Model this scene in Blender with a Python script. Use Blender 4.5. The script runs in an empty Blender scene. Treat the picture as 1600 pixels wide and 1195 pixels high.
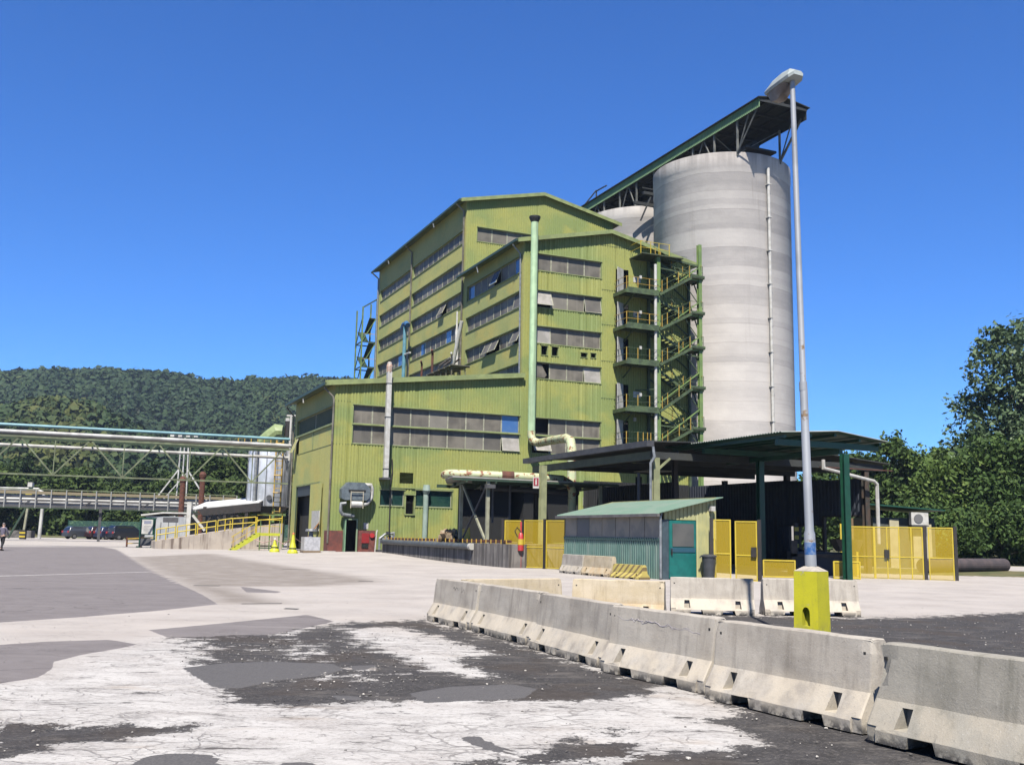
import bpy, bmesh, math, random
import numpy as np
from mathutils import Vector, Matrix
random.seed(7); np.random.seed(7)
S = bpy.context.scene
COL = S.collection
# ---------------------------------------------------------------- camera
EYE = 1.65
PITCH, ROLL, FPX = math.radians(8.57), math.radians(1.094), 1590.0
cam_d = bpy.data.cameras.new('camera'); cam = bpy.data.objects.new('camera', cam_d); COL.objects.link(cam)
_f = np.array([0, math.cos(PITCH), math.sin(PITCH)]); _u = np.array([0, -math.sin(PITCH), math.cos(PITCH)]); _r = np.array([1., 0, 0])
_R = math.cos(ROLL)*_r + math.sin(ROLL)*_u; _U = -math.sin(ROLL)*_r + math.cos(ROLL)*_u
cam.matrix_world = Matrix(((_R[0], _U[0], -_f[0], 0), (_R[1], _U[1], -_f[1], 0), (_R[2], _U[2], -_f[2], EYE), (0, 0, 0, 1)))
cam_d.sensor_width = 36; cam_d.lens = 36*FPX/1600
cam_d.clip_start = 0.1; cam_d.clip_end = 6000
S.camera = cam
# ---------------------------------------------------------------- light
SUN_EL, SUN_HD = math.radians(54.5), math.radians(5)      # heading the sunlight travels towards
w = bpy.data.worlds.new('World'); S.world = w; w.use_nodes = True
nt = w.node_tree; nt.nodes.clear()
sky = nt.nodes.new('ShaderNodeTexSky'); sky.sky_type = 'NISHITA'; sky.sun_disc = False
sky.sun_elevation = SUN_EL; sky.sun_rotation = math.radians(185)
sky.air_density = 1.0; sky.dust_density = 0.6; sky.ozone_density = 3.2; sky.altitude = 900
bg = nt.nodes.new('ShaderNodeBackground'); bg.inputs['Strength'].default_value = 0.053
wo = nt.nodes.new('ShaderNodeOutputWorld')
hs = nt.nodes.new('ShaderNodeHueSaturation'); hs.inputs['Saturation'].default_value = 1.15; nt.links.new(sky.outputs[0], hs.inputs['Color'])
mu = nt.nodes.new('ShaderNodeMix'); mu.data_type = 'RGBA'; mu.blend_type = 'MULTIPLY'; mu.inputs[0].default_value = 1; mu.inputs[7].default_value = (.40, .74, 1.2, 1)
nt.links.new(hs.outputs[0], mu.inputs[6]); nt.links.new(mu.outputs[2], bg.inputs[0]); nt.links.new(bg.outputs[0], wo.inputs[0])
sl = bpy.data.lights.new('sun', 'SUN'); sl.energy = 5.0; sl.angle = math.radians(.5); sl.color = (1, .94, .85)
sun = bpy.data.objects.new('sun', sl); COL.objects.link(sun)
sun.rotation_euler = Vector((math.sin(SUN_HD)*math.cos(SUN_EL), math.cos(SUN_HD)*math.cos(SUN_EL), -math.sin(SUN_EL))).to_track_quat('-Z', 'Y').to_euler()
sun.location = (0, -20, 60)
S.view_settings.view_transform = 'Standard'; S.view_settings.look = 'None'
S.view_settings.exposure = 1.5; S.view_settings.gamma = 1; S.view_settings.use_curve_mapping = False
try:
    S.cycles.max_bounces = 6; S.cycles.diffuse_bounces = 1; S.cycles.transparent_max_bounces = 8; S.cycles.volume_bounces = 0
except Exception: pass
# ---------------------------------------------------------------- frames: world, and the site frame the buildings follow
TH = math.radians(23.4)
AX = np.array([math.cos(TH), math.sin(TH), 0]); BX = np.array([-math.sin(TH), math.cos(TH), 0])
ORG = np.array([-12.887, 73.694, 0.0])
def sw(a, b, z=0): p = ORG + AX*a + BX*b; return Vector((p[0], p[1], z))
def pixg(px, py, z=0.0):                       # ground point seen at a pixel of the survey photo
    d = _f + _R*(px-800)/FPX - _U*(py-597.5)/FPX
    t = (z-EYE)/d[2]; return (d[0]*t, d[1]*t)
def smooth(t): t = np.clip(t, 0, 1); return t*t*(3-2*t)
def gz(x, y):                                  # lie of the land
    x = np.asarray(x, float); y = np.asarray(y, float)
    near = smooth((y-52)/22)
    h = 0.13*near + 0.22*np.exp(-((x+8)/11)**2-((y-72)/9)**2)*near + 0.22*smooth((y-95)/30)
    return h
# ---------------------------------------------------------------- materials
MATS = {}
ALB = .40      # overall albedo level the exposure is balanced for
def lin(c):
    if isinstance(c, str):
        c = tuple(int(c[i:i+2], 16)/255 for i in (0, 2, 4)); c = tuple(((v+.055)/1.055)**2.4 if v > .04045 else v/12.92 for v in c)
    return tuple(v*ALB for v in c)
class N:
    def __init__(s, mat): s.t = mat.node_tree; s.L = s.t.links
    def n(s, typ, **kw):
        o = s.t.nodes.new(typ)
        for k, v in kw.items():
            if k.startswith('i_'): o.inputs[k[2:].replace('_', ' ')].default_value = v
            else: setattr(o, k, v)
        return o
    def pos(s, scale=(1, 1, 1), off=(0, 0, 0), rot=0):
        g = s.n('ShaderNodeNewGeometry'); m = s.n('ShaderNodeMapping'); m.inputs['Scale'].default_value = scale; m.inputs['Location'].default_value = off
        m.inputs['Rotation'].default_value = (0, 0, rot)
        s.L.new(g.outputs['Position'], m.inputs[0]); return m.outputs[0]
    def noise(s, vec, scale, detail=4, rough=.55, dist=0):
        o = s.n('ShaderNodeTexNoise'); o.inputs['Scale'].default_value = scale; o.inputs['Detail'].default_value = detail
        o.inputs['Roughness'].default_value = rough; o.inputs['Distortion'].default_value = dist; s.L.new(vec, o.inputs['Vector']); return o.outputs['Fac']
    def ramp(s, fac, a, b, va=0., vb=1.):
        o = s.n('ShaderNodeMapRange', interpolation_type='SMOOTHSTEP'); s.L.new(fac, o.inputs[0])
        for i, v in zip((1, 2, 3, 4), (a, b, va, vb)): o.inputs[i].default_value = v
        return o.outputs[0]
    def mix(s, fac, a, b, typ='MIX'):
        o = s.n('ShaderNodeMix', data_type='RGBA', blend_type=typ)
        for i, v in ((0, fac), (6, a), (7, b)):
            if hasattr(v, 'links'): s.L.new(v, o.inputs[i])
            else: o.inputs[i].default_value = v if i == 0 else (*lin(v), 1)
        return o.outputs[2]
    def math(s, op, a, b=0.):
        o = s.n('ShaderNodeMath', operation=op)
        for i, v in ((0, a), (1, b)):
            if hasattr(v, 'links'): s.L.new(v, o.inputs[i])
            else: o.inputs[i].default_value = v
        return o.outputs[0]
def new(name):
    m = bpy.data.materials.new(name); m.use_nodes = True; m.node_tree.nodes.clear(); k = N(m)
    p = k.n('ShaderNodeBsdfPrincipled'); o = k.n('ShaderNodeOutputMaterial'); k.L.new(p.outputs[0], o.inputs[0]); MATS[name] = m
    return m, k, p
def mat(name, col, col2=None, s=2., mixr=(.4, .6), rough=.75, metal=0., bump=0., bs=30., streak=None, streak_s=3., streak_r=(.5, .75), spot=None, spot_s=4., spot_r=(.62, .7), spec=.4):
    if name in MATS: return MATS[name]
    m, k, p = new(name)
    v = k.pos(); c = col
    if col2: c = k.mix(k.ramp(k.noise(v, s), *mixr), col, col2)
    if streak: c = k.mix(k.ramp(k.noise(k.pos((streak_s, streak_s, streak_s*.06)), 1.0, 5, .6), *streak_r), c, streak)
    if spot: c = k.mix(k.ramp(k.noise(v, spot_s, 6, .65), *spot_r), c, spot)
    if hasattr(c, 'links'): k.L.new(c, p.inputs['Base Color'])
    else: p.inputs['Base Color'].default_value = (*lin(c), 1)
    p.inputs['Roughness'].default_value = rough; p.inputs['Metallic'].default_value = metal; p.inputs['Specular IOR Level'].default_value = spec
    if bump:
        b = k.n('ShaderNodeBump'); b.inputs['Strength'].default_value = bump; b.inputs['Distance'].default_value = .02
        k.L.new(k.noise(v, bs, 5, .6), b.inputs['Height']); k.L.new(b.outputs[0], p.inputs['Normal'])
    return m
def wallmat(name, c1, c2, c3, dirt=(.05, .075, .03)):
    m, k, p = new(name); v = k.pos()
    c = k.mix(k.ramp(k.noise(k.pos((1, 1, 1.3)), .17, 3), .42, .6), c1, c2)
    c = k.mix(k.ramp(k.noise(k.pos((1, 1, 1.5), (7, 3, 1)), .3, 3), .5, .68), c, c3)
    c = k.mix(k.ramp(k.noise(k.pos((3.2, 3.2, .16)), 1., 5, .65), .55, .85, 0., .38), c, dirt)
    c = k.mix(k.ramp(k.noise(k.pos((.5, .5, .35), (3, 8, 2)), 1.2, 6, .7), .60, .72, 0, .35), c, (.20, .15, .06))
    c = k.mix(k.ramp(k.noise(v, 6., 4), .35, .75, 0., .25), c, (.2, .22, .08))
    k.L.new(c, p.inputs['Base Color']); p.inputs['Roughness'].default_value = .62; p.inputs['Specular IOR Level'].default_value = .25
    return m
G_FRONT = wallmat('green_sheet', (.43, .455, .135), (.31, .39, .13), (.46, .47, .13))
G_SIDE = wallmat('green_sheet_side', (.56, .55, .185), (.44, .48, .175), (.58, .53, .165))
TRIM = mat('green_trim', (.34, .40, .15), (.26, .31, .12), s=1.5, rough=.55)
DKTRIM = mat('dark_green_trim', (.035, .075, .045), (.05, .09, .05), s=3, rough=.5)
STEELG = mat('green_steel', (.20, .30, .08), (.12, .2, .06), s=3, rough=.55, spot=(.08, .05, .03), spot_s=5)
PANE = mat('dusty_pane', (.27, .245, .20), (.16, .145, .12), s=.9, mixr=(.35, .65), rough=.5, streak=(.34, .31, .25), streak_s=2.2, streak_r=(.5, .8), spec=.2)
def _pane():
    k = N(PANE); p = [q for q in k.t.nodes if q.type == 'BSDF_PRINCIPLED'][0]; src = p.inputs['Base Color'].links[0].from_socket
    oi = k.n('ShaderNodeObjectInfo'); c = k.mix(k.ramp(oi.outputs['Random'], .35, 1., 0., .6), src, (.13, .125, .115)); c = k.mix(k.ramp(oi.outputs['Random'], .28, .0, 0., .5), c, (.36, .34, .29)); k.L.new(c, p.inputs['Base Color'])
_pane()
PANEL = mat('glare_pane', (.50, .47, .42), (.38, .36, .31), s=1.5, rough=.35)  # light grey reflection of the tilted panes put into the colour
PANEB = mat('sky_reflection_pane', (.07, .17, .42), (.10, .2, .42), s=1, rough=.06, spec=1.0)  # reflected sky put into the pane colour as blue
PANEG = mat('green_pane', (.015, .05, .045), (.03, .08, .06), s=2, rough=.15)
FRAMEM = mat('window_frame', (.62, .62, .46), (.45, .45, .33), s=4, rough=.6)
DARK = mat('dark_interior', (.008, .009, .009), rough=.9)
ROOFG = mat('roof_sheet', (.22, .28, .12), (.16, .2, .1), s=1, rough=.6)
WHITE = mat('white_paint', (.72, .71, .66), (.6, .58, .52), s=3, rough=.45)
GALV = mat('galvanised', (.45, .47, .48), (.33, .35, .36), s=4, rough=.42, metal=.35, streak=(.28, .2, .13), streak_s=5, streak_r=(.62, .8))
GREY = mat('grey_sheet', (.10, .10, .105), (.075, .075, .08), s=2, rough=.6)
YEL = mat('yellow_paint', (.76, .58, .04), (.66, .5, .05), s=3, rough=.5, spot=(.3, .2, .06), spot_s=3, spot_r=(.68, .78))
YELP = mat('orange_yellow_rail', (.62, .40, .06), (.5, .33, .06), s=3, rough=.6)
ASPH_D = mat('rubber_black', (.02, .02, .02), rough=.7)
RUST = mat('rust', (.17, .055, .03), (.10, .035, .02), s=4, rough=.85, bump=.2)
BRICK = mat('red_panel', (.24, .065, .045), (.15, .045, .035), s=3, rough=.7, streak=(.1, .03, .02))
PIPEG = mat('pale_green_pipe', (.60, .84, .50), (.52, .74, .44), s=2, rough=.5, streak=(.33, .42, .25), streak_s=2)
PIPEO = mat('flaking_pipe', (.70, .68, .40), (.56, .66, .40), s=3, rough=.6, spot=(.28, .10, .035), spot_s=2.6, spot_r=(.54, .58))
DKG = mat('dark_green_post', (.012, .085, .045), (.01, .065, .035), s=4, rough=.4)
# ---------------------------------------------------------------- mesh builder
class MB:
    def __init__(s): s.v = []; s.f = []
    def add(s, vs, fs):
        n = len(s.v); s.v += [tuple(float(c) for c in p) for p in vs]; s.f += [tuple(i+n for i in f) for f in fs]; return s
    def box(s, x0, x1, y0, y1, z0, z1):
        return s.add([(x0, y0, z0), (x1, y0, z0), (x1, y1, z0), (x0, y1, z0), (x0, y0, z1), (x1, y0, z1), (x1, y1, z1), (x0, y1, z1)],
                     [(0, 3, 2, 1), (4, 5, 6, 7), (0, 1, 5, 4), (1, 2, 6, 5), (2, 3, 7, 6), (3, 0, 4, 7)])
    def bar(s, p, q, w=.1, h=None):
        p = Vector(p); q = Vector(q); d = q-p; h = h or w
        if d.length < 1e-6: return s
        d.normalize(); up = Vector((0, 0, 1)) if abs(d.z) < .95 else Vector((0, 1, 0))
        sx = d.cross(up).normalized()*(w/2); sz = sx.cross(d).normalized()*(h/2)
        vs = [e+a*sx+b*sz for e in (p, q) for a, b in ((-1, -1), (1, -1), (1, 1), (-1, 1))]
        return s.add(vs, [(0, 1, 2, 3), (7, 6, 5, 4), (0, 4, 5, 1), (1, 5, 6, 2), (2, 6, 7, 3), (3, 7, 4, 0)])
    def tube(s, pts, r, n=10, cap=True):
        pts = [Vector(p) for p in pts]; rs = r if isinstance(r, (list, tuple)) else [r]*len(pts)
        d0 = (pts[1]-pts[0]).normalized(); up = Vector((0, 0, 1)) if abs(d0.z) < .9 else Vector((1, 0, 0)); x = d0.cross(up).normalized(); vs = []
        for i, p in enumerate(pts):
            if i == 0: d = d0
            elif i == len(pts)-1: d = (pts[i]-pts[i-1]).normalized()
            else: d = ((pts[i]-pts[i-1]).normalized()+(pts[i+1]-pts[i]).normalized()).normalized()
            x = (x-d*x.dot(d)).normalized(); y = d.cross(x)
            k = 1.0
            if 0 < i < len(pts)-1: k = 1/max(.5, d.dot((pts[i]-pts[i-1]).normalized()))**.5
            vs += [p+(x*math.cos(2*math.pi*j/n)+y*math.sin(2*math.pi*j/n))*rs[i]*k for j in range(n)]
        fs = [(i*n+j, i*n+(j+1) % n, (i+1)*n+(j+1) % n, (i+1)*n+j) for i in range(len(pts)-1) for j in range(n)]
        if cap: fs += [tuple(range(n))[::-1], tuple((len(pts)-1)*n+j for j in range(n))]
        return s.add(vs, fs)
    def quad(s, *p): return s.add(p, [tuple(range(len(p)))])
    def slab(s, p, th):                       # a flat polygon given thickness along its normal
        p = [Vector(q) for q in p]; n = (p[1]-p[0]).cross(p[-1]-p[0]).normalized()*th; k = len(p)
        return s.add(p+[q+n for q in p], [tuple(range(k))[::-1], tuple(range(k, 2*k))]+[(i, (i+1) % k, k+(i+1) % k, k+i) for i in range(k)])
    def lathe(s, c, prof, n=24):
        vs = [(c[0]+r*math.cos(2*math.pi*j/n), c[1]+r*math.sin(2*math.pi*j/n), c[2]+z) for r, z in prof for j in range(n)]
        return s.add(vs, [(i*n+j, i*n+(j+1) % n, (i+1)*n+(j+1) % n, (i+1)*n+j) for i in range(len(prof)-1) for j in range(n)])
    def corr(s, ax, c, s0, s1, z0, z1, out=-1, pitch=.2, depth=.03):
        # ribbed sheet standing on a wall plane; ax 'a': plane b=c, runs along a; ax 'b': plane a=c, runs along b
        if s1-s0 < .02: return s
        st = []; t = math.floor(s0/pitch)*pitch
        while t < s1+pitch:
            for f_, d_ in ((0, 0), (.22, 0), (.32, 1), (.90, 1)): st.append((t+f_*pitch, d_))
            t += pitch
        P = [(s0, 0)]+[q for q in st if s0+.004 < q[0] < s1-.004]+[(s1, 0)]
        fz0 = z0 if callable(z0) else (lambda q: z0); fz1 = z1 if callable(z1) else (lambda q: z1); vs = []
        for q, d_ in P:
            o = c+out*depth*d_
            for z in (fz0(q), fz1(q)): vs.append((q, o, z) if ax == 'a' else (o, q, z))
        return s.add(vs, [(2*i, 2*i+2, 2*i+3, 2*i+1) for i in range(len(P)-1)])
ORIGIN = {}
def mesh(name, mb, m, org=(0, 0, 0), smooth_=False):
    me = bpy.data.meshes.new(name); v = np.array(mb.v, float)-np.array(org, float)
    me.from_pydata(v.tolist(), [], mb.f); me.update()
    if m: me.materials.append(m)
    if smooth_:
        me.polygons.foreach_set('use_smooth', [True]*len(me.polygons))
        try: me.set_sharp_from_angle(angle=math.radians(40))
        except Exception: pass
    return me
def tag(o, label=None, cat=None, group=None, kind=None):
    for k_, v_ in (('label', label), ('category', cat), ('group', group), ('kind', kind)):
        if v_: o[k_] = v_
    return o
def place(o, org, fr, rot=0):
    if fr == 's': o.location = sw(*org); o.rotation_euler = (0, 0, TH+rot)
    else: o.location = org; o.rotation_euler = (0, 0, rot)
def thing(name, label, cat, org=(0, 0, 0), fr='w', rot=0, group=None):
    o = bpy.data.objects.new(name, None); COL.objects.link(o); o.empty_display_size = .3
    place(o, org, fr, rot); ORIGIN[o.name] = org; return tag(o, label, cat, group)
def part(t, name, mb, m, sm=False):
    top = t
    while top.parent: top = top.parent
    o = bpy.data.objects.new(name, mesh(name, mb, m, ORIGIN[top.name], sm)); COL.objects.link(o); o.parent = t; return o
def solo(name, label, cat, mb, m, org=(0, 0, 0), fr='w', rot=0, group=None, sm=False, kind=None):
    o = bpy.data.objects.new(name, mesh(name, mb, m, org, sm)); COL.objects.link(o); place(o, org, fr, rot); ORIGIN[o.name] = org
    return tag(o, label, cat, group, kind)
def struct(name, mb, m, fr='w', label=None):
    o = bpy.data.objects.new(name, mesh(name, mb, m)); COL.objects.link(o); place(o, (0, 0, 0), fr); return tag(o, label, kind='structure')
def copytree(o, loc, rz, label=None, parent=None):
    c = o.copy(); COL.objects.link(c)
    if parent: c.parent = parent
    else: c.location = loc; c.rotation_euler = (0, 0, rz)
    if label: c['label'] = label
    for ch in list(o.children): copytree(ch, None, None, None, c)
    return c
def rawmesh(name, v, f, nper, m, rnd=None, smooth_=False):
    # fast mesh from numpy: v (n,3), f flat loop indices, nper vertices per face
    me = bpy.data.meshes.new(name); me.vertices.add(len(v)); me.vertices.foreach_set('co', v.astype(np.float32).ravel())
    nf = len(f)//nper; me.loops.add(len(f)); me.loops.foreach_set('vertex_index', f.astype(np.int32)); me.polygons.add(nf)
    me.polygons.foreach_set('loop_start', np.arange(nf, dtype=np.int32)*nper)
    try: me.polygons.foreach_set('loop_total', np.full(nf, nper, dtype=np.int32))
    except Exception: pass
    me.polygons.foreach_set('use_smooth', np.full(nf, smooth_))
    me.update(calc_edges=True)
    if rnd is not None:
        a = me.attributes.new('rnd', 'FLOAT', 'POINT'); a.data.foreach_set('value', rnd.astype(np.float32))
    me.materials.append(m); return me
# ================================================================ GROUND
def pip(x, y, poly):
    c = np.zeros(x.shape, bool); n = len(poly); j = n-1
    for i in range(n):
        xi, yi = poly[i]; xj, yj = poly[j]
        c ^= ((yi > y) != (yj > y)) & (x < (xj-xi)*(y-yi)/((yj-yi) or 1e-9)+xi); j = i
    return c
def sdist(x, y, poly):
    d = np.full(x.shape, 1e9); n = len(poly)
    for i in range(n):
        ax, ay = poly[i]; bx, by = poly[(i+1) % n]; vx, vy = bx-ax, by-ay; L = vx*vx+vy*vy+1e-9
        t = np.clip(((x-ax)*vx+(y-ay)*vy)/L, 0, 1); d = np.minimum(d, np.hypot(x-ax-t*vx, y-ay-t*vy))
    return np.where(pip(x, y, poly), -d, d)
def PX(*pts, z=0.0): return [pixg(px, py, z) for px, py in pts]
DIRT = [PX((520, 972), (665, 967), (735, 983), (830, 1006), (940, 1042), (1030, 1062), (1040, 1083), (900, 1096), (800, 1093), (661, 1098), (600, 1101), (520, 1100), (400, 1102), (340, 1098), (345, 1080), (325, 1062), (300, 1035), (265, 1005), (262, 995), (440, 988)),
        PX((-30, 1128), (60, 1128), (130, 1130), (200, 1131), (315, 1129), (305, 1141), (180, 1157), (100, 1162), (60, 1173), (0, 1186), (-40, 1190)),
        PX((1042, 956), (1172, 961), (1335, 964), (1425, 963), (1500, 959), (1640, 953), (1640, 1300), (900, 1300), (900, 1200), (1000, 1178), (1122, 1168), (1190, 1158), (1134, 1137), (1083, 1127), (1147, 1112), (1100, 1090), (1030, 1040), (1000, 1000), (960, 985)),
        PX((905, 1150), (990, 1160), (1010, 1178), (900, 1190), (700, 1196), (690, 1186), (800, 1180)),
        PX((925, 1135), (975, 1133), (1000, 1143), (960, 1150))]
PALE = [PX((545, 981), (620, 978), (660, 988), (720, 1004), (772, 1021), (735, 1026), (705, 1022), (712, 1032), (772, 1056), (735, 1057), (680, 1045), (640, 1032), (605, 1015), (565, 998))]
SPECK = [PX((400, 1012), (440, 992), (520, 1000), (550, 1016), (520, 1034), (420, 1034)), PX((540, 1040), (600, 1040), (640, 1060), (600, 1075), (540, 1062), (470, 1072), (420, 1066)), PX((560, 1090), (600, 1082), (640, 1090), (700, 1096), (560, 1101)), PX((262, 1000), (330, 998), (400, 1010), (330, 1028))]
SMOOTH = [PX((285, 1043), (350, 1035), (420, 1033), (520, 1036), (538, 1045), (500, 1055), (430, 1062), (400, 1069), (370, 1075), (330, 1072)), PX((545, 1040), (590, 1038), (575, 1046), (550, 1046)),
          PX((640, 1082), (700, 1072), (800, 1068), (840, 1075), (820, 1090), (661, 1098)), PX((515, 1085), (562, 1087), (565, 1093), (525, 1092)), PX((195, 1200), (225, 1182), (270, 1177), (332, 1179), (350, 1200)),
          PX((720, 1150), (745, 1150), (790, 1171), (777, 1176), (735, 1163)), PX((430, 1200), (445, 1192), (480, 1190), (500, 1200))]
ROAD = [PX((-60, 976), (0, 972), (120, 964), (244, 954), (340, 943.5), (317, 929), (241, 894), (202, 871), (178, 860)) + [pixg(160, 855, .1), pixg(-400, 853, .1), pixg(-400, 985)],
        PX((-60, 1010), (0, 1007), (70, 1002), (170, 999), (215, 1006), (190, 1012), (130, 1022), (85, 1033), (80, 1045), (60, 1058), (-60, 1076)),
        PX((232, 984), (330, 975), (400, 968), (480, 960), (522, 970), (440, 988), (380, 998), (262, 995)), PX((375, 916), (440, 924), (432, 926), (385, 925))]
TAN = [PX((202, 871), (330, 868), (420, 880), (540, 898), (600, 908), (500, 916), (352, 916), (400, 930), (440, 943), (340, 943.5), (317, 929), (241, 894))]
CRACK = [PX((-60, 1075), (60, 1058), (85, 1040), (130, 1022), (215, 1004), (262, 995), (520, 972), (800, 1010), (1100, 1085), (1210, 1160), (1250, 1300), (-60, 1300))]
GRASS = [[(17.5, 56.5), (24, 55), (60, 52), (60, 61), (34, 64), (27, 66), (23, 66), (21, 75), (60, 78), (200, 90), (200, 400), (-20, 400), (-20, 140), (10, 110), (18, 80)],
         [(-90, 135), (-40, 128), (-25, 120), (-25, 400), (-300, 400), (-300, 135)]]
def softmask(x, y, polys, wd):
    m = np.zeros(x.shape)
    for p in polys:
        xs = [q[0] for q in p]; ys = [q[1] for q in p]; sel = (x > min(xs)-wd) & (x < max(xs)+wd) & (y > min(ys)-wd) & (y < max(ys)+wd)
        if sel.any():
            w_ = wd*(np.clip(y[sel]/14., .5, 2.5)); m[sel] = np.maximum(m[sel], np.clip(.5-sdist(x[sel], y[sel], p)/w_/2, 0, 1))
    return m
def grid(x0, x1, nx, y0, y1, ny):
    X, Y = np.meshgrid(np.linspace(x0, x1, nx), np.linspace(y0, y1, ny)); return X, Y
vv = []; ff = []; base = 0
for (x0, x1, nx, y0, y1, ny) in ((-18, 18, 400, 4.5, 32, 340), (-18, 18, 90, -30, 4.5, 60), (18, 120, 120, -30, 32, 70), (-120, -18, 120, -30, 32, 70), (-120, 120, 480, 32, 110, 170), (-700, 700, 120, 110, 560, 60)):
    X, Y = grid(x0, x1, nx, y0, y1, ny); v = np.stack([X.ravel(), Y.ravel(), gz(X, Y).ravel()], 1)
    i = (np.arange(ny-1)[:, None]*nx+np.arange(nx-1)[None]).ravel(); ff.append((np.stack([i, i+1, i+nx+1, i+nx], 1)+base).ravel()); vv.append(v); base += len(v)
V = np.concatenate(vv); Fq = np.concatenate(ff); gx, gy = V[:, 0], V[:, 1]
# bumps and dips of the broken surface near the camera
dirt = softmask(gx, gy, DIRT, .55); pale = softmask(gx, gy, PALE, .4); speck = softmask(gx, gy, SPECK, .6)
dirt = .86*dirt*(1-.9*pale)*(1-.42*speck)
smo = softmask(gx, gy, SMOOTH, .06); road = softmask(gx, gy, ROAD, .07); tan = softmask(gx, gy, TAN, .25); crack = softmask(gx, gy, CRACK, .6); grass = softmask(gx, gy, GRASS, 1.0)
V[:, 2] += np.where((gy > 4.6) & (gy < 31.9) & (np.abs(gx) < 17.9), -.018*dirt*(1-smo)+.006*smo, 0)
# ---- ground material
m, k, p = new('yard_surface')
def att(n): o = k.n('ShaderNodeAttribute', attribute_name=n); return o
s1 = att('masks_a'); s2 = att('masks_b')
sa = k.n('ShaderNodeSeparateColor'); sb = k.n('ShaderNodeSeparateColor'); k.L.new(s1.outputs['Color'], sa.inputs[0]); k.L.new(s2.outputs['Color'], sb.inputs[0])
v = k.pos(); vs = k.pos((.75, 1.35, 1), rot=math.radians(4))
fine = k.noise(v, 26, 6, .7); mid = k.noise(v, 3.2, 6, .65); big = k.noise(v, .45, 4); streaks = k.noise(vs, 1.7, 6, .7, .6)
veryfine = k.noise(v, 90, 3, .7)
# far pale concrete
conc = k.mix(k.ramp(big, .35, .65), (.62, .57, .52), (.52, .475, .435))
conc = k.mix(k.ramp(k.noise(k.pos((.25, 1.1, 1), rot=.15), .8, 6, .7, .4), .38, .68, 0, .7), conc, (.60, .56, .52))
conc = k.mix(k.ramp(k.noise(k.pos((.12, 1.5, 1), (3, 1, 0), rot=-.12), 1.1, 6, .75, 1.), .55, .72, 0, .35), conc, (.25, .23, .22))
# cracked whitish surface near
pal = k.mix(k.ramp(streaks, .38, .60), (.46, .435, .41), (.70, .675, .64)); pal = k.mix(k.ramp(k.noise(v, .9, 5, .7), .45, .68, 0, .5), pal, (.50, .45, .41))
pal = k.mix(k.ramp(fine, .35, .62, 0, .55), pal, (.80, .78, .75))
wob = k.n('ShaderNodeVectorMath', operation='ADD'); wn = k.n('ShaderNodeTexNoise'); wn.inputs['Scale'].default_value = 1.6; wn.inputs['Detail'].default_value = 5; k.L.new(v, wn.inputs['Vector'])
wsc = k.n('ShaderNodeVectorMath', operation='SCALE'); wsc.inputs[3].default_value = .5; k.L.new(wn.outputs['Color'], wsc.inputs[0])
k.L.new(k.pos((.8, 1.25, 1)), wob.inputs[0]); k.L.new(wsc.outputs[0], wob.inputs[1])
def crk(sc, wdt):
    o = k.n('ShaderNodeTexVoronoi', feature='DISTANCE_TO_EDGE'); o.inputs['Scale'].default_value = sc; k.L.new(wob.outputs[0], o.inputs['Vector'])
    return k.ramp(o.outputs['Distance'], 0.0, wdt, 1, 0)
cr = k.math('MAXIMUM', k.math('MULTIPLY', crk(1.5, .026), 1.), k.math('MULTIPLY', crk(5.2, .06), k.ramp(mid, .42, .58)))
cr = k.math('MULTIPLY', cr, k.ramp(k.noise(v, .8, 5), .40, .60))
pal = k.mix(k.ramp(k.noise(v, 14, 6, .75), .54, .66, 0, .7), pal, (.25, .235, .225)); pal = k.mix(k.math('MULTIPLY', cr, .62), pal, (.20, .18, .17))
pal = k.mix(k.ramp(k.noise(k.pos((.55, 1.5, 1), (5, 5, 0)), 2.3, 7, .78, .5), .555, .64), pal, (.13, .12, .115))
pal = k.mix(k.ramp(k.noise(k.pos((.6, 1.3, 1), (15, 5, 0)), .7, 4), .6, .72, 0, .5), pal, (.52, .42, .32))
col = k.mix(sb.outputs[2], conc, pal)
col = k.mix(k.math('MULTIPLY', sb.outputs[0], k.ramp(k.noise(v, 1.2), .2, .6, .5, 1.)), col, (.335, .295, .26))
asp = k.mix(k.ramp(streaks, .3, .7), (.235, .21, .21), (.285, .26, .258)); asp = k.mix(k.ramp(veryfine, .4, .7, 0, .35), asp, (.33, .30, .29)); asp = k.mix(k.ramp(big, .5, .7, 0, .5), asp, (.215, .195, .195)); asp = k.mix(k.math('MULTIPLY', crk(.55, .012), k.ramp(k.noise(v, .3, 3), .45, .55, 0, .7)), asp, (.12, .11, .11)); asp = k.mix(k.ramp(k.noise(k.pos((.08, 1.4, 1), (2, 6, 0), .1), 1., 5, .6), .52, .7, 0, .45), asp, (.36, .33, .32)); asp = k.mix(k.ramp(k.noise(v, 1.1, 5, .7), .60, .7, 0, .35), asp, (.17, .155, .155))
def edge(maskout, amp, lo=.44, hi=.56, nz=None):
    s_ = k.math('ADD', maskout, k.math('MULTIPLY', k.math('SUBTRACT', nz or mid, .5), amp)); return k.ramp(s_, lo, hi)
f_road = edge(sa.outputs[2], .5); col = k.mix(f_road, col, asp)
nzd = k.math('ADD', k.math('MULTIPLY', mid, .5), k.math('ADD', k.math('MULTIPLY', fine, .34), k.math('MULTIPLY', k.noise(vs, 5, 6, .7), .16)))
f_dirt = edge(sa.outputs[0], 2.6, .46, .56, nzd)
drt = k.mix(k.ramp(mid, .35, .65), (.050, .047, .047), (.085, .080, .080))
drt = k.mix(k.ramp(fine, .50, .66, 0, .7), drt, (.20, .185, .17)); drt = k.mix(k.ramp(k.noise(k.pos((.7, 1.6, 1), (9, 2, 0)), 1.3, 7, .75), .52, .66, 0, .55), drt, (.22, .20, .18))
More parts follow.
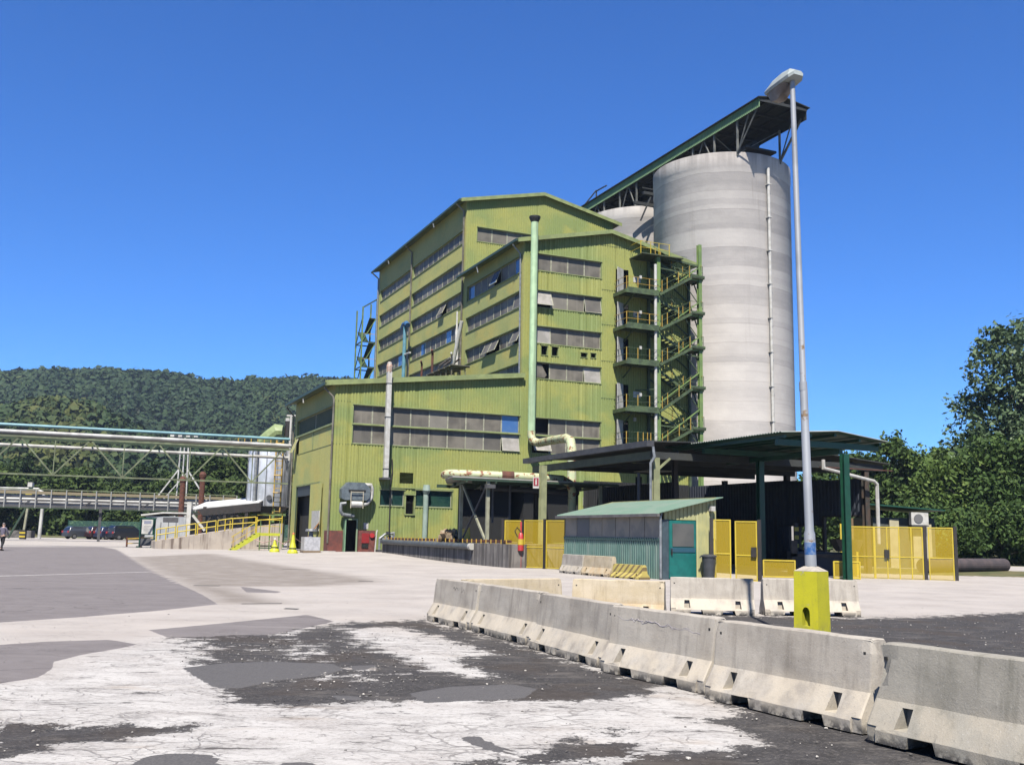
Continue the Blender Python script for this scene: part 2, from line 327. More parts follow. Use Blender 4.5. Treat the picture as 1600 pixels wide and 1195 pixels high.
drt = k.mix(k.ramp(veryfine, .62, .72, 0, .8), drt, (.36, .34, .31))
drt = k.mix(k.ramp(k.noise(v, .7, 3), .5, .65, 0, .5), drt, (.095, .075, .06))
col = k.mix(f_dirt, col, drt)
f_smo = edge(sa.outputs[1], 1.3, .45, .55, nzd); col = k.mix(f_smo, col, k.mix(k.ramp(k.noise(v, 60, 5, .75), .35, .65), (.105, .102, .104), (.18, .172, .17)))
gr = k.mix(k.ramp(k.noise(v, .6, 5), .4, .6), (.22, .19, .09), (.11, .13, .05)); col = k.mix(edge(sb.outputs[1], 1.0), col, gr)
k.L.new(col, p.inputs['Base Color']); p.inputs['Roughness'].default_value = .9; p.inputs['Specular IOR Level'].default_value = .18
hgt = k.math('ADD', k.math('MULTIPLY', fine, .5), k.math('MULTIPLY', veryfine, .35)); hgt = k.math('SUBTRACT', hgt, k.math('MULTIPLY', cr, .6)); hgt = k.math('SUBTRACT', hgt, k.math('MULTIPLY', f_dirt, .5))
hgt = k.math('MULTIPLY', hgt, k.math('SUBTRACT', 1., k.math('MULTIPLY', f_smo, .8)))
b_ = k.n('ShaderNodeBump'); b_.inputs['Strength'].default_value = .8; b_.inputs['Distance'].default_value = .025; k.L.new(hgt, b_.inputs['Height']); k.L.new(b_.outputs[0], p.inputs['Normal'])
me = rawmesh('ground', V, Fq, 4, m, smooth_=True)
for nm, (c0, c1, c2) in (('masks_a', (dirt, smo, road)), ('masks_b', (tan, grass, crack))):
    a = me.color_attributes.new(nm, 'FLOAT_COLOR', 'POINT'); a.data.foreach_set('color', np.stack([c0, c1, c2, np.ones_like(c0)], 1).astype(np.float32).ravel())
g = bpy.data.objects.new('ground', me); COL.objects.link(g); tag(g, kind='structure')
# painted line and joints on the road
mb = MB()
L0, L1 = pixg(-120, 903.2), pixg(236, 893.2); n_ = 24
for i in range(n_):
    a, b = i/n_, (i+1)/n_; P0 = [L0[j]+(L1[j]-L0[j])*a for j in (0, 1)]; P1 = [L0[j]+(L1[j]-L0[j])*b for j in (0, 1)]
    mb.quad((P0[0], P0[1]-.22, .005), (P1[0], P1[1]-.22, .005), (P1[0], P1[1]+.2, .005), (P0[0], P0[1]+.2, .005))
struct('road_line', mb, mat('road_paint', (.85, .82, .78), (.6, .57, .55), s=5, rough=.8))
mb = MB(); SEAM = mat('seam_dark', (.10, .095, .09), rough=.9)
for (a, b, wd) in (((303, 914.5), (343, 915), .10), ((378, 943.2), (440, 942.6), .05), ((445, 950.5), (466, 951.5), .12), ((425, 888), (484, 890), .05), ((560, 907.5), (583, 908), .1)):
    P0, P1 = pixg(*a), pixg(*b); mb.slab([(P0[0], P0[1]-wd, .004), (P1[0], P1[1]-wd, .004), (P1[0], P1[1]+wd, .004), (P0[0], P0[1]+wd, .004)], .004)
struct('tar_joints', mb, SEAM)
# loose stones
ico = bmesh.new(); bmesh.ops.create_icosphere(ico, subdivisions=1, radius=1); iv = np.array([q.co[:] for q in ico.verts]); iF = np.array([[q.index for q in f_.verts] for f_ in ico.faces]); ico.free()
ico = bmesh.new(); bmesh.ops.create_icosphere(ico, subdivisions=2, radius=1); iv2 = np.array([q.co[:] for q in ico.verts]); iF2 = np.array([[q.index for q in f_.verts] for f_ in ico.faces]); ico.free()
rs = np.random.RandomState(3); cx = rs.uniform(-9, 12, 60000); cy = 4.6+26*rs.rand(60000)**1.6
dm = softmask(cx, cy, DIRT, .5); sp_ = softmask(cx, cy, SPECK, .5); keep = rs.rand(60000) < dm*(.13+.5*sp_)+.004; cx = cx[keep][:11000]; cy = cy[keep][:11000]; n_ = len(cx)
sz = .005+.011*rs.rand(n_)**3+(rs.rand(n_) < .01)*.014
o3 = iv[None]*(1+.35*rs.randn(n_, len(iv), 1)*.6)*sz[:, None, None]*np.array([1, 1, .6]); vv_ = o3+np.stack([cx, cy, np.full(n_, .0)], 1)[:, None]
m, k, p = new('stone'); a_ = k.n('ShaderNodeAttribute', attribute_name='rnd'); k.L.new(k.mix(k.ramp(a_.outputs['Fac'], .45, .9), (.13, .12, .11), (.62, .58, .52)), p.inputs['Base Color']); p.inputs['Roughness'].default_value = .9
me = rawmesh('gravel', vv_.reshape(-1, 3), (iF[None]+(np.arange(n_)*len(iv))[:, None, None]).ravel(), 3, m, np.repeat(rs.rand(n_), len(iv)))
g = bpy.data.objects.new('gravel', me); COL.objects.link(g); tag(g, 'loose gravel and grit scattered over the broken dark patches of the yard', 'gravel', kind='stuff')

# ================================================================ HILLS
def interp(px, xs, ys): return np.interp(px, xs, ys)
RX = [-900, -200, 0, 50, 120, 190, 230, 270, 300, 335, 370, 420, 480, 540, 600, 700, 850, 1100, 1300, 1380, 1420, 1470, 1500, 1600, 2000, 2600]
RY = [650, 604, 594, 590, 590, 590, 594, 598, 604, 610, 607, 605, 603, 605, 612, 630, 690, 788, 770, 742, 727, 727, 740, 806, 838, 848]
SX = [-900, -200, 0, 80, 140, 200, 300, 400, 470, 560, 700, 2600]; SY = [600, 640, 648, 632, 640, 672, 712, 735, 715, 760, 835, 845]
def hill_h(x, y):
    D = y; px = 800+FPX*x/np.maximum(D, 1); hor = 837+.0191*(px-800)
    r1 = np.maximum(hor-interp(px, RX, RY), 0)/FPX*760; r2 = np.maximum(hor-interp(px, SX, SY), 0)/FPX*400
    h1 = r1*smooth((D-330)/430)*(1-.25*smooth((D-760)/300)); h2 = r2*np.where(D < 400, smooth((D-225)/175), 1-.55*smooth((D-400)/150))
    return np.maximum(np.maximum(h1, h2)+gz(x, y)-.5*smooth((230-D)/20), gz(x, y)-.6)
nx, ny = 420, 90; az = np.linspace(-.9, .9, nx); Ds = np.linspace(215, 1100, ny)
X = az[None]*Ds[:, None]; Y = np.repeat(Ds[:, None], nx, 1); Z = hill_h(X, Y)-1.5*(Ds[:, None] > 240)
Vh = np.stack([X.ravel(), Y.ravel(), Z.ravel()], 1); i = (np.arange(ny-1)[:, None]*nx+np.arange(nx-1)[None]).ravel()
me = rawmesh('hills', Vh, np.stack([i, i+1, i+nx+1, i+nx], 1).ravel(), 4, mat('hill_soil', (.035, .05, .02), (.06, .07, .03), s=.05, rough=1), smooth_=True)
g = bpy.data.objects.new('hills', me); COL.objects.link(g); tag(g, kind='structure')
rs = np.random.RandomState(11); n_ = 30000
Dd = 225+600*rs.rand(n_)**.85; aa = np.where(rs.rand(n_) < .86, rs.uniform(-.80, .02, n_), rs.uniform(.02, .75, n_)); hx = aa*Dd; hz = hill_h(hx, Dd)
sz = (1.6+2.8*rs.rand(n_)**1.6)*(.75+.4*Dd/700); crest = (Dd > 700) & (Dd < 790); sz *= np.where(crest & (rs.rand(n_) < .25), 1.35, 1)
NQ = 15; sz3 = sz[:, None, None]
dq = rs.randn(n_, NQ, 3); dq /= np.linalg.norm(dq, axis=2)[..., None]; dq[..., 2] = np.abs(dq[..., 2])*1.05-.15
cq = np.stack([hx, Dd, hz+sz*.25], 1)[:, None]+dq*sz3*rs.uniform(.55, 1.05, (n_, NQ, 1))
nq = dq+rs.randn(n_, NQ, 3)*.22; nq /= np.linalg.norm(nq, axis=2)[..., None]; tq = np.cross(nq, rs.randn(n_, NQ, 3)); tq /= np.linalg.norm(tq, axis=2)[..., None]; bq = np.cross(nq, tq)
sq = sz3*rs.uniform(.28, .5, (n_, NQ, 1)); vv_ = np.stack([cq-tq*sq, cq-bq*sq*.7, cq+tq*sq, cq+bq*sq*.7], 2); nv = NQ*4
cl = .5+.5*np.sin(hx/37+1.3)*np.cos(Dd/53+hx/90); ylw = np.exp(-((hx/Dd+.445)/.075)**2)*(Dd < 470)*.55
rv = np.clip(.5*rs.rand(n_)**2+.42*cl*(.4+.6*np.sin(hx/17+Dd/31)**2)+ylw, 0, 1)
def leafmat(name, c1, c2, c3, transl=.25):
    m, k, p = new(name); a_ = k.n('ShaderNodeAttribute', attribute_name='rnd'); c = k.mix(k.ramp(a_.outputs['Fac'], 0, .6), c1, c2); c = k.mix(k.ramp(a_.outputs['Fac'], .6, 1), c, c3)
    c = k.mix(k.ramp(k.noise(k.pos(), .35, 4), .4, .65, 0, .35), c, c1)
    k.L.new(c, p.inputs['Base Color']); p.inputs['Roughness'].default_value = .75; p.inputs['Specular IOR Level'].default_value = .2
    if transl:
        t = k.n('ShaderNodeBsdfTranslucent'); k.L.new(c, t.inputs[0]); mx = k.n('ShaderNodeMixShader'); mx.inputs[0].default_value = transl
        out = [q for q in k.t.nodes if q.type == 'OUTPUT_MATERIAL'][0]; k.L.new(p.outputs[0], mx.inputs[1]); k.L.new(t.outputs[0], mx.inputs[2]); k.L.new(mx.outputs[0], out.inputs[0])
    return m
me = rawmesh('hillside_forest', vv_.reshape(-1, 3), np.arange(n_*nv), 4, leafmat('forest_leaf', (.026, .058, .020), (.050, .092, .026), (.13, .145, .032), .12), np.clip(np.repeat(np.repeat(rv, NQ)+rs.uniform(-.07, .07, n_*NQ), 4), 0, 1))
g = bpy.data.objects.new('hillside_forest', me); COL.objects.link(g); tag(g, 'dense green wood covering the hills behind the works', 'forest', kind='stuff')

# ================================================================ TREES
LEAF_A = leafmat('leaf_dark', (.045, .090, .022), (.10, .18, .04), (.19, .27, .06))
LEAF_B = leafmat('leaf_mid', (.06, .12, .025), (.15, .24, .05), (.27, .36, .09))
LEAF_C = leafmat('leaf_silver', (.08, .14, .065), (.18, .27, .13), (.36, .46, .27))
BARK = mat('bark', (.10, .085, .065), (.06, .05, .04), s=3, rough=.95, bump=.4, bs=12)
def crown_mesh(name, lobes, n, leaf, m, seed):
    r = np.random.RandomState(seed); L = np.array([l[:3] for l in lobes]); R_ = np.array([l[3] for l in lobes]); pr = R_**2/np.sum(R_**2)
    k_ = max(30, n//26); li = r.choice(len(L), k_, p=pr); d = r.randn(k_, 3); d /= np.linalg.norm(d, axis=1)[:, None]; d[:, 2] = np.where(d[:, 2] < -.45, -d[:, 2], d[:, 2])
    cc = L[li]+d*(R_[li]*r.uniform(.45, 1.08, k_))[:, None]*np.array([1, 1, .92])            # twig clumps
    cs = r.uniform(.16, .34, k_)*np.mean(R_)*1.1; which = r.choice(k_, n); q = r.randn(n, 3); q /= np.linalg.norm(q, axis=1)[:, None]
    c = cc[which]+q*(cs[which]*r.rand(n)**.5)[:, None]
    nrm = q*.6+r.randn(n, 3)*.7+np.array([0, 0, .5]); nrm /= np.linalg.norm(nrm, axis=1)[:, None]
    t = np.cross(nrm, r.randn(n, 3)); t /= np.linalg.norm(t, axis=1)[:, None]; b = np.cross(nrm, t); s_ = leaf*r.uniform(.6, 1.35, n)[:, None]
    vv = np.stack([c-t*s_, c-b*s_*.55+t*s_*.1, c+t*s_, c+b*s_*.55], 1).reshape(-1, 3)
    tone = r.rand(k_)*.6; return rawmesh(name, vv, np.arange(4*n), 4, m, np.repeat(np.clip(tone[which]+r.rand(n)*.4, 0, 1), 4))
def tree(name, label, loc, h, wd, m, n=6000, leaf=.3, seed=1, group=None, low=.18, shape='round'):
    r = random.Random(seed); t = bpy.data.objects.new(name, None); COL.objects.link(t); t.location = loc; tag(t, label, 'tree' if 'tree' in name else 'bush', group)
    lobes = []; nl = 9 if shape != 'tall' else 14; tr = MB(); tr.tube([(0, 0, -.3), (.1, 0, h*.25), (-.1, .1, h*.55), (0, 0, h*.85)], [h*.022, h*.016, h*.010, h*.003], 8)
    for i in range(nl):
        f_ = (i+.5)/nl; z = h*(low+(1-low)*f_*.9); prof = math.sin(math.pi*min(1, .18+.75*f_))**.7 if shape == 'round' else (1-f_)**.55*.95+.16
        an = i*2.4+r.random(); rr = wd*.5*prof*r.uniform(.35, .7); R0 = wd*r.uniform(.20, .3)*(.6+.5*prof)
        x, y = math.cos(an)*rr, math.sin(an)*rr; lobes.append((x, y, min(z, h-R0*.9), R0))
        tr.tube([(0, 0, z*.6), (x*.5, y*.5, z*.85), (x, y, z)], [h*.009, h*.006, h*.002], 5)
    o = bpy.data.objects.new('trunk', mesh('trunk', tr, BARK)); COL.objects.link(o); o.parent = t
    o = bpy.data.objects.new('crown', crown_mesh('crown', lobes, n, leaf, m, seed)); COL.objects.link(o); o.parent = t
    return t
def at(px, D, z=None): x = (px-800)/FPX*D; return (x, D, float(gz(x, D)) if z is None else z)
# right side
tree('tall_poplar_tree', 'tallest silvery green tree at the right edge of the picture', at(1606, 100), 23.6, 14.5, LEAF_C, 15000, .27, 5, shape='tall', low=.3)
tree('broadleaf_tree', 'mid-green broad tree right below the silvery poplar', at(1524, 93), 10, 12, LEAF_B, 12000, .24, 6, low=.03)
tree('broadleaf_tree', 'dark full tree at the far right edge in front of the poplar', at(1612, 88), 11, 13, LEAF_A, 12000, .24, 7, low=.03)
tree('broadleaf_tree', 'rounded tree with lighter crown left of the broad mid-green one', at(1465, 118), 12.4, 12, LEAF_B, 10000, .28, 8, low=.04)
tree('broadleaf_tree', 'dark tree standing highest just behind the right end of the canopies', at(1388, 112), 13.2, 9, LEAF_A, 9000, .28, 9, low=.04)
tree('broadleaf_tree', 'middle-height tree between the dark canopy tree and the light rounded one', at(1432, 128), 12.6, 12, LEAF_A, 8000, .28, 10, low=.04)
tree('broadleaf_tree', 'green tree seen through the gap between the two canopy roofs', at(1330, 118), 12.0, 14, LEAF_A, 9000, .28, 12, low=.04)
tree('broadleaf_tree', 'tree seen under the canopy through the left gap in the dark wall', at(1265, 110), 9, 14, LEAF_A, 7000, .28, 13, low=.02)
tree('broadleaf_tree', 'dark tree behind the poplar beyond the right edge', at(1660, 108), 17, 16, LEAF_A, 9000, .3, 14, low=.03)
tree('low_bush', 'dark bush at the foot of the trees right of the yellow gate', at(1500, 84), 4.2, 8, LEAF_A, 5000, .2, 15, low=.0)
tree('low_bush', 'leafy bush at the foot of the trees by the right edge', at(1562, 80), 4.6, 9, LEAF_A, 5000, .2, 16, low=.0)
tree('low_bush', 'bush behind the low cabin with the wall fan unit', at(1440, 90), 5.5, 9, LEAF_A, 5000, .22, 17, low=.0)
# left belt beyond the pipe bridges
BELT_A = leafmat('belt_leaf_dark', (.026, .055, .014), (.055, .10, .022), (.11, .165, .035)); BELT_B = leafmat('belt_leaf_mid', (.034, .068, .015), (.085, .14, .028), (.16, .22, .05))
protos = [tree('roadside_tree', 'leafy dark green tree in the belt beyond the pipe bridges', at(40, 205), 15.5, 13, BELT_A, 6500, .42, 21, 'trees beyond the pipe bridges', low=.03),
          tree('roadside_tree', 'leafy mid green tree in the belt beyond the pipe bridges', at(120, 195), 12.5, 13, BELT_B, 6500, .42, 22, 'trees beyond the pipe bridges', low=.03),
          tree('roadside_tree', 'bushy lower tree in the belt beyond the pipe bridges', at(200, 180), 9, 12, BELT_B, 5500, .4, 23, 'trees beyond the pipe bridges', low=.0)]
rr = random.Random(4)
for i, (px, D, kx) in enumerate([(-140, 200, 0), (-60, 185, 2), (-20, 210, 1), (85, 215, 0), (160, 210, 0), (5, 170, 2), (75, 172, 2), (130, 168, 2), (235, 200, 0), (280, 190, 1), (265, 165, 2), (320, 195, 0), (355, 175, 1), (395, 185, 0), (440, 178, 1), (335, 160, 2), (500, 200, 0), (200, 222, 1), (300, 222, 0), (420, 225, 0), (-230, 200, 1)]):
    c = copytree(protos[kx], at(px, D), rr.uniform(0, 6.28)); s_ = rr.uniform(.85, 1.15); c.scale = (s_, s_, s_*rr.uniform(.92, 1.12))
# ================================================================ FACTORY (site frame: x along the front wall, y into the depth)
def F(name, label, cat, org=(0, 0, 0), group=None, rot=0): return thing(name, label, cat, org, 's', rot, group)
class Wall:
    """a wall on one plane, ribbed sheet around rectangular openings given as horizontal bands"""
    def __init__(s, t, ax, c, m, out=-1, pitch=.225, depth=.045): s.t, s.ax, s.c, s.m, s.out, s.pitch, s.depth = t, ax, c, m, out, pitch, depth; s.mb = MB(); s.trim = MB()
    def P(s, q, z, o=0): return (q, s.c+s.out*o, z) if s.ax == 'a' else (s.c+s.out*o, q, z)
    def fill(s, s0, s1, z0, z1, holes):
        # holes: (h0,h1,zl,zh); split in columns by the edges of the holes
        xs = sorted({s0, s1, *[h[0] for h in holes], *[h[1] for h in holes]}); xs = [x for x in xs if s0 <= x <= s1]
        for a, b in zip(xs, xs[1:]):
            if b-a < 1e-4: continue
            hs = sorted([h for h in holes if h[0] < (a+b)/2 < h[1]], key=lambda h: h[2]); lo = z0
            for h in hs: s.mb.corr(s.ax, s.c, a, b, lo, h[2], s.out, s.pitch, s.depth); lo = h[3]
            s.mb.corr(s.ax, s.c, a, b, lo, z1, s.out, s.pitch, s.depth)
    def bx(s, mb, q0, q1, z0, z1, o0, o1):
        y0, y1 = sorted((s.c+s.out*o0, s.c+s.out*o1))
        return mb.box(q0, q1, y0, y1, z0, z1) if s.ax == 'a' else mb.box(y0, y1, q0, q1, z0, z1)
    def strip(s, *a): part(s.t, 'trim_strip', s.bx(MB(), *a), TRIM)
    def edge(s, q0, q1, zl, zh, w_=.07, o=.045):
        t_ = MB(); s.bx(t_, q0-w_, q1+w_, zh, zh+w_, -.20, o+.05); s.bx(t_, q0-w_, q1+w_, zl-w_, zl, -.20, o+.03)
        s.bx(t_, q0-w_, q0, zl, zh, -.20, o); s.bx(t_, q1, q1+w_, zl, zh, -.20, o); part(s.t, 'window_trim', t_, TRIM)
    def window(s, q0, q1, z0, z1, m=None, tilt=0, rec=.17, pane=True, fm=None):
        fr = MB(); w_ = .035; pn = MB()
        def T(q, z, o):
            if tilt: dz = z1-z; o = o+dz*math.sin(tilt); z = z1-dz*math.cos(tilt)
            return s.P(q, z, o)
        def bar4(qa, qb, za, zb, oa, ob):
            vs = [T(q, z, o) for o in (oa, ob) for q, z in ((qa, za), (qb, za), (qb, zb), (qa, zb))]
            fr.add(vs, [(0, 1, 2, 3), (7, 6, 5, 4), (0, 4, 5, 1), (1, 5, 6, 2), (2, 6, 7, 3), (3, 7, 4, 0)])
        o0, o1 = -rec-.03, -rec+.03
        bar4(q0, q0+w_, z0, z1, o0, o1); bar4(q1-w_, q1, z0, z1, o0, o1); bar4(q0+w_, q1-w_, z0, z0+w_, o0, o1); bar4(q0+w_, q1-w_, z1-w_, z1, o0, o1)
        f_ = part(s.t, 'window', fr, fm or FRAMEM)
        if pane:
            vs = [T(q, z, o) for o in (-rec-.008, -rec+.008) for q, z in ((q0+w_, z0+w_), (q1-w_, z0+w_), (q1-w_, z1-w_), (q0+w_, z1-w_))]
            pn.add(vs, [(0, 1, 2, 3), (7, 6, 5, 4), (0, 4, 5, 1), (1, 5, 6, 2), (2, 6, 7, 3), (3, 7, 4, 0)]); part(f_, 'pane', pn, m or PANE)
        return f_
    def band(s, q0, q1, z0, z1, n, special={}, drop=None):
        s.edge(q0, q1, z0, z1); d = (q1-q0)/n
        for i in range(n):
            if drop and i in drop: continue
            k_ = special.get(i, {}); s.window(q0+i*d+.01, q0+(i+1)*d-.01, z0, z1, **k_)
            if k_.get('tilt') or k_.get('pane') is False: pass
    def done(s, name='wall'):
        part(s.t, name, s.mb, s.m); 
        if s.trim.v: part(s.t, 'window_trim', s.trim, TRIM)
OPEN = dict(tilt=math.radians(26), m=PANEL); OPENB = dict(tilt=math.radians(22), m=PANEB); BL = dict(m=PANEB); GONE = dict(pane=False); OPENS = dict(tilt=math.radians(24))
def eave_gutter(t, ax, c, s0, s1, z, out=-1, ov=.75):
    mb = MB(); a0, a1 = sorted((c+out*(ov+.02), c+out*(ov+.17)))
    (mb.box(a0, a1, s0, s1, z-.18, z+.02) if ax == 'b' else mb.box(s0, s1, a0, a1, z-.18, z+.02)); part(t, 'gutter', mb, DKTRIM)
def gable_roof(t, a0, a1, b0, b1, ze, zr, ov=.75, ovf=.45, th=.22):
    am = (a0+a1)/2; sl_ = (zr-ze)/(am-a0)
    for sgn, ea in ((-1, a0-ov), (1, a1+ov)):
        mb = MB(); ez = ze-sl_*ov; p = [(ea, b0-ovf, ez), (am, b0-ovf, zr), (am, b1+ovf, zr), (ea, b1+ovf, ez)]
        if sgn > 0: p = p[::-1]
        mb.slab(p, .08); part(t, 'roof', mb, ROOFG)
        f_ = MB(); f_.slab([(ea, b0-ovf-.06, ez-.22), (am, b0-ovf-.06, zr-.22), (am, b0-ovf-.06, zr+.12), (ea, b0-ovf-.06, ez+.12)][::1 if sgn < 0 else -1], -.05 if sgn < 0 else -.05); part(t, 'fascia', f_, TRIM)
def downpipe(t, pts, r=.07, m=None): part(t, 'downpipe', MB().tube(pts, r, 8), m or GALV, True)
PIPEB = mat('brown_downpipe', (.16, .14, .10), (.26, .24, .19), s=1.2, rough=.5)
# ---------------- tall rear block
H0 = .2
tall = F('factory_tower', 'tallest gabled green block at the rear with long window rows down its left side', 'building', (14.9, 13.4, 0))
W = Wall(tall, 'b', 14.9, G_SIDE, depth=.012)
rows = [(28.75, 29.98), (25.65, 27.0), (22.78, 24.05), (19.75, 21.1), (16.95, 18.22), (14.05, 15.3)]
holes = [(14.0, 29.3, a, b) for a, b in rows]+[(29.7, 41.6, a, b) for a, b in rows[:5]]
W.fill(13.4, 42.6, 9, 32.7, holes)
sp = {0: {}, 1: {}, 2: {6: OPENS, }, 3: {}, 4: {}, }
near = [dict(), dict(), {6: OPENS}, {3: BL, 2: {}, }, {}, {}]
near[2] = {3: OPENS}; near[3] = {2: BL, 7: BL}; far = [{}, {}, {}, {2: BL}, {1: OPENS}]
for i, (a, b) in enumerate(rows):
    if i < 5: W.band(14.0, 29.3, a, b, 10, near[i]); W.band(29.7, 41.6, a, b, 8, far[i])
    else: W.edge(14.0, 29.3, a, b); [W.window(14.0+j*1.53+.01, 14.0+(j+1)*1.53-.01, a, b) for j in range(5)]
W.done()
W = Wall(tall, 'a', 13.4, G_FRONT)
gt = lambda a: 32.75+1.7*(1-abs(a-22.7)/7.8)
W.fill(14.9, 30.5, 24.0, gt, [(16.0, 22.2, 28.9, 30.25)]); W.band(16.0, 22.2, 28.9, 30.25, 4); W.done()
mb = MB(); mb.quad((30.5, 13.4, H0), (30.5, 42.6, H0), (30.5, 42.6, 32.7), (30.5, 13.4, 32.7)); mb.add([(14.9, 42.6, H0), (30.5, 42.6, H0), (30.5, 42.6, 32.7), (22.7, 42.6, 34.4), (14.9, 42.6, 32.7)], [(0, 1, 2, 3, 4)]); part(tall, 'wall', mb, G_SIDE)
gable_roof(tall, 14.9, 30.5, 13.4, 42.6, 32.72, 34.42); eave_gutter(tall, 'b', 14.9, 12.95, 43.05, 32.6)
for b in (13.75, 29.5, 42.4): downpipe(tall, [(14.0, b, 32.3), (14.75, b, 31.7), (14.78, b, H0)], .09, PIPEB if b < 40 else GALV)
for b in (20.5, 36): downpipe(tall, [(14.0, b, 32.3), (14.1, b, 32.0), (14.1, b, 31.9)], .07)
# ---------------- middle block
mid_ = F('factory_block', 'gabled green sheet block in the middle with the pale green flue on its front', 'building', (14.9, 0, 0))
W = Wall(mid_, 'a', 0, G_FRONT)
fr = [(22.96, 24.33), (19.92, 21.3), (16.98, 18.34), (14.12, 15.42)]
gm = lambda a: 25.35+1.7*(1-abs(a-22.7)/7.8)
WA0, WA1 = 15.85, 21.95
sh = [(16.53, 17.07, 16.05, 16.78), (17.47, 18.03, 16.05, 16.78), (20.1, 20.65, 16.16, 16.52), (21.02, 21.46, 16.2, 16.56)]
drs = [(23.35, 24.55, z, z+2.2) for z in (21.75, 18.8, 15.85, 12.0, 9.0)]
W.fill(14.9, 30.5, H0, gm, [(WA0, WA1, a, b) for a, b in fr]+[(WA0, WA1, 8.16, 9.5), (WA0, WA1, 9.62, 10.94)]+sh+drs+[(14.9, 20.0, 1.2, 5.2)])
fs = [{}, {0: OPEN, 3: dict(tilt=.2)}, {0: dict(tilt=.12, m=PANEL)}, {0: GONE, 3: dict(tilt=.15, m=PANEL)}]
for (a, b), s_ in zip(fr, fs): W.band(WA0, WA1, a, b, 4, s_)
W.band(WA0, WA1, 9.62, 10.94, 4, {0: GONE}); W.band(WA0, WA1, 8.16, 9.5, 4, {0: dict(tilt=.5, m=PANEL)}); W.strip(WA0, WA1, 9.5, 9.62, -.1, .08)
for h in sh: W.edge(*h, w_=.05)
W.done()
mb = MB()     # broken pane left in its frame
mb.slab([(15.9, .1, 14.2), (16.9, .1, 14.2), (17.1, .1, 14.45), (16.6, .1, 15.3), (15.9, .1, 15.35)], .01); part(mid_, 'broken_pane', mb, PANE)
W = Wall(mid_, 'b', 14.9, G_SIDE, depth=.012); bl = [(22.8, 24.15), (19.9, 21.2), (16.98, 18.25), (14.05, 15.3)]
W.fill(0, 13.4, 11.5, 25.3, [(.5, 12.7, a, b) for a, b in bl])
ls = [{0: BL, 3: OPENB, 7: BL}, {0: dict(tilt=.18)}, {0: OPENS, 3: OPENS, 4: OPENS}, {}]
for (a, b), s_ in zip(bl, ls): W.band(.5, 12.7, a, b, 8, s_)
W.done()
mb = MB(); mb.quad((30.5, 0, H0), (30.5, 13.4, H0), (30.5, 13.4, 25.3), (30.5, 0, 25.3)); part(mid_, 'wall', mb, G_SIDE)
gable_roof(mid_, 14.9, 30.5, 0, 13.0, 25.32, 27.02); eave_gutter(mid_, 'b', 14.9, -.45, 13.3, 25.2)
downpipe(mid_, [(14.0, .3, 24.9), (14.7, .3, 24.2), (14.78, .3, 14.3)], .07, GALV); downpipe(mid_, [(14.0, 8.2, 24.9), (14.1, 8.2, 24.6), (14.12, 8.2, 24.4)], .06)
mb = MB()
for z in (25.9, 22.1, 19.15, 16.1, 13.0): mb.box(21.98, 30.4, -.045, -.032, z-.1, z-.06)
part(mid_, 'sheet_joint', mb, DKTRIM)
for dr in drs:      # landing doors standing open, white leaf swung out
    d_ = part(mid_, 'door', MB().slab([(dr[0]+.62, -.10, dr[2]), (dr[0]+.62, -.10, dr[3]), (dr[0]-.22, -.62, dr[3]), (dr[0]-.22, -.62, dr[2])], .05), WHITE); part(d_, 'handle', MB().box(dr[0]-.18, dr[0]-.08, -.72, -.62, dr[2]+1.0, dr[2]+1.06), GREY)
for z in (22.0, 19.0, 12.2): part(mid_, 'notice_board', MB().box(25.0, 25.7, -.06, -.035, z+1.0, z+1.5), WHITE)
# ---------------- low front annex
ann = F('factory_annex', 'low green sheet annex with a sloping roof and a double row of dusty panes', 'building', (0, 0, 0))
AH = .25
zt = lambda a: 12.42+1.72*a/14.9
W = Wall(ann, 'a', 0, G_FRONT)
hs = [(1.4, 14.75, 8.15, 9.5), (1.4, 14.75, 9.62, 10.97), (1.08, 1.95, AH, 2.58), (3.65, 5.5, 3.68, 4.85), (6.4, 9.27, 3.68, 4.9), (5.63, 6.27, 3.12, 4.5), (5.12, 6.16, 5.36, 6.15), (9.8, 14.9, 1.2, 5.2)]
W.fill(0, 14.9, AH, zt, hs)
W.band(1.4, 14.75, 9.62, 10.97, 9, {8: BL}); W.band(1.4, 14.75, 8.15, 9.5, 9, {8: dict(tilt=.22, m=PANEL)}); W.strip(1.4, 14.75, 9.5, 9.62, -.1, .09)
W.band(3.65, 5.5, 3.68, 4.85, 2, {0: dict(m=PANEG), 1: dict(m=PANEG)}); W.edge(6.4, 9.27, 3.68, 4.9); W.window(6.42, 9.25, 3.68, 4.9, m=PANEG)
W.strip(3.6, 9.35, 4.98, 5.04, 0, .1); W.edge(5.63, 6.27, 3.12, 4.5, w_=.09, o=.09)
W.strip(0, 1.3, 11.2, 11.23, 0, .036); W.strip(0, 14.9, 8.05, 8.08, 0, .036)
W.done()
mb = MB()
for i in range(7): z = 5.4+i*.1; mb.add([(5.14, .02, z), (6.14, .02, z), (6.14, -.07, z+.06), (5.14, -.07, z+.06)], [(0, 1, 2, 3)])
part(ann, 'vent', mb, TRIM)
W = Wall(ann, 'b', 0, G_SIDE, depth=.012)
DB0, DB1 = 6.5, 11.6
W.fill(0, 13.9, AH, 12.42, [(.45, 12.9, 9.58, 10.85), (12.0, 12.9, 8.05, 9.45), (DB0, DB1, AH, 5.3)])
W.edge(.45, 12.9, 9.58, 10.85); W.window(.47, 6.6, 9.58, 10.85, m=mat('green_sheet_pane', (.09, .12, .06), (.07, .10, .05), s=1, rough=.85)); W.window(6.75, 12.88, 9.58, 10.85, m=MATS['green_sheet_pane'])
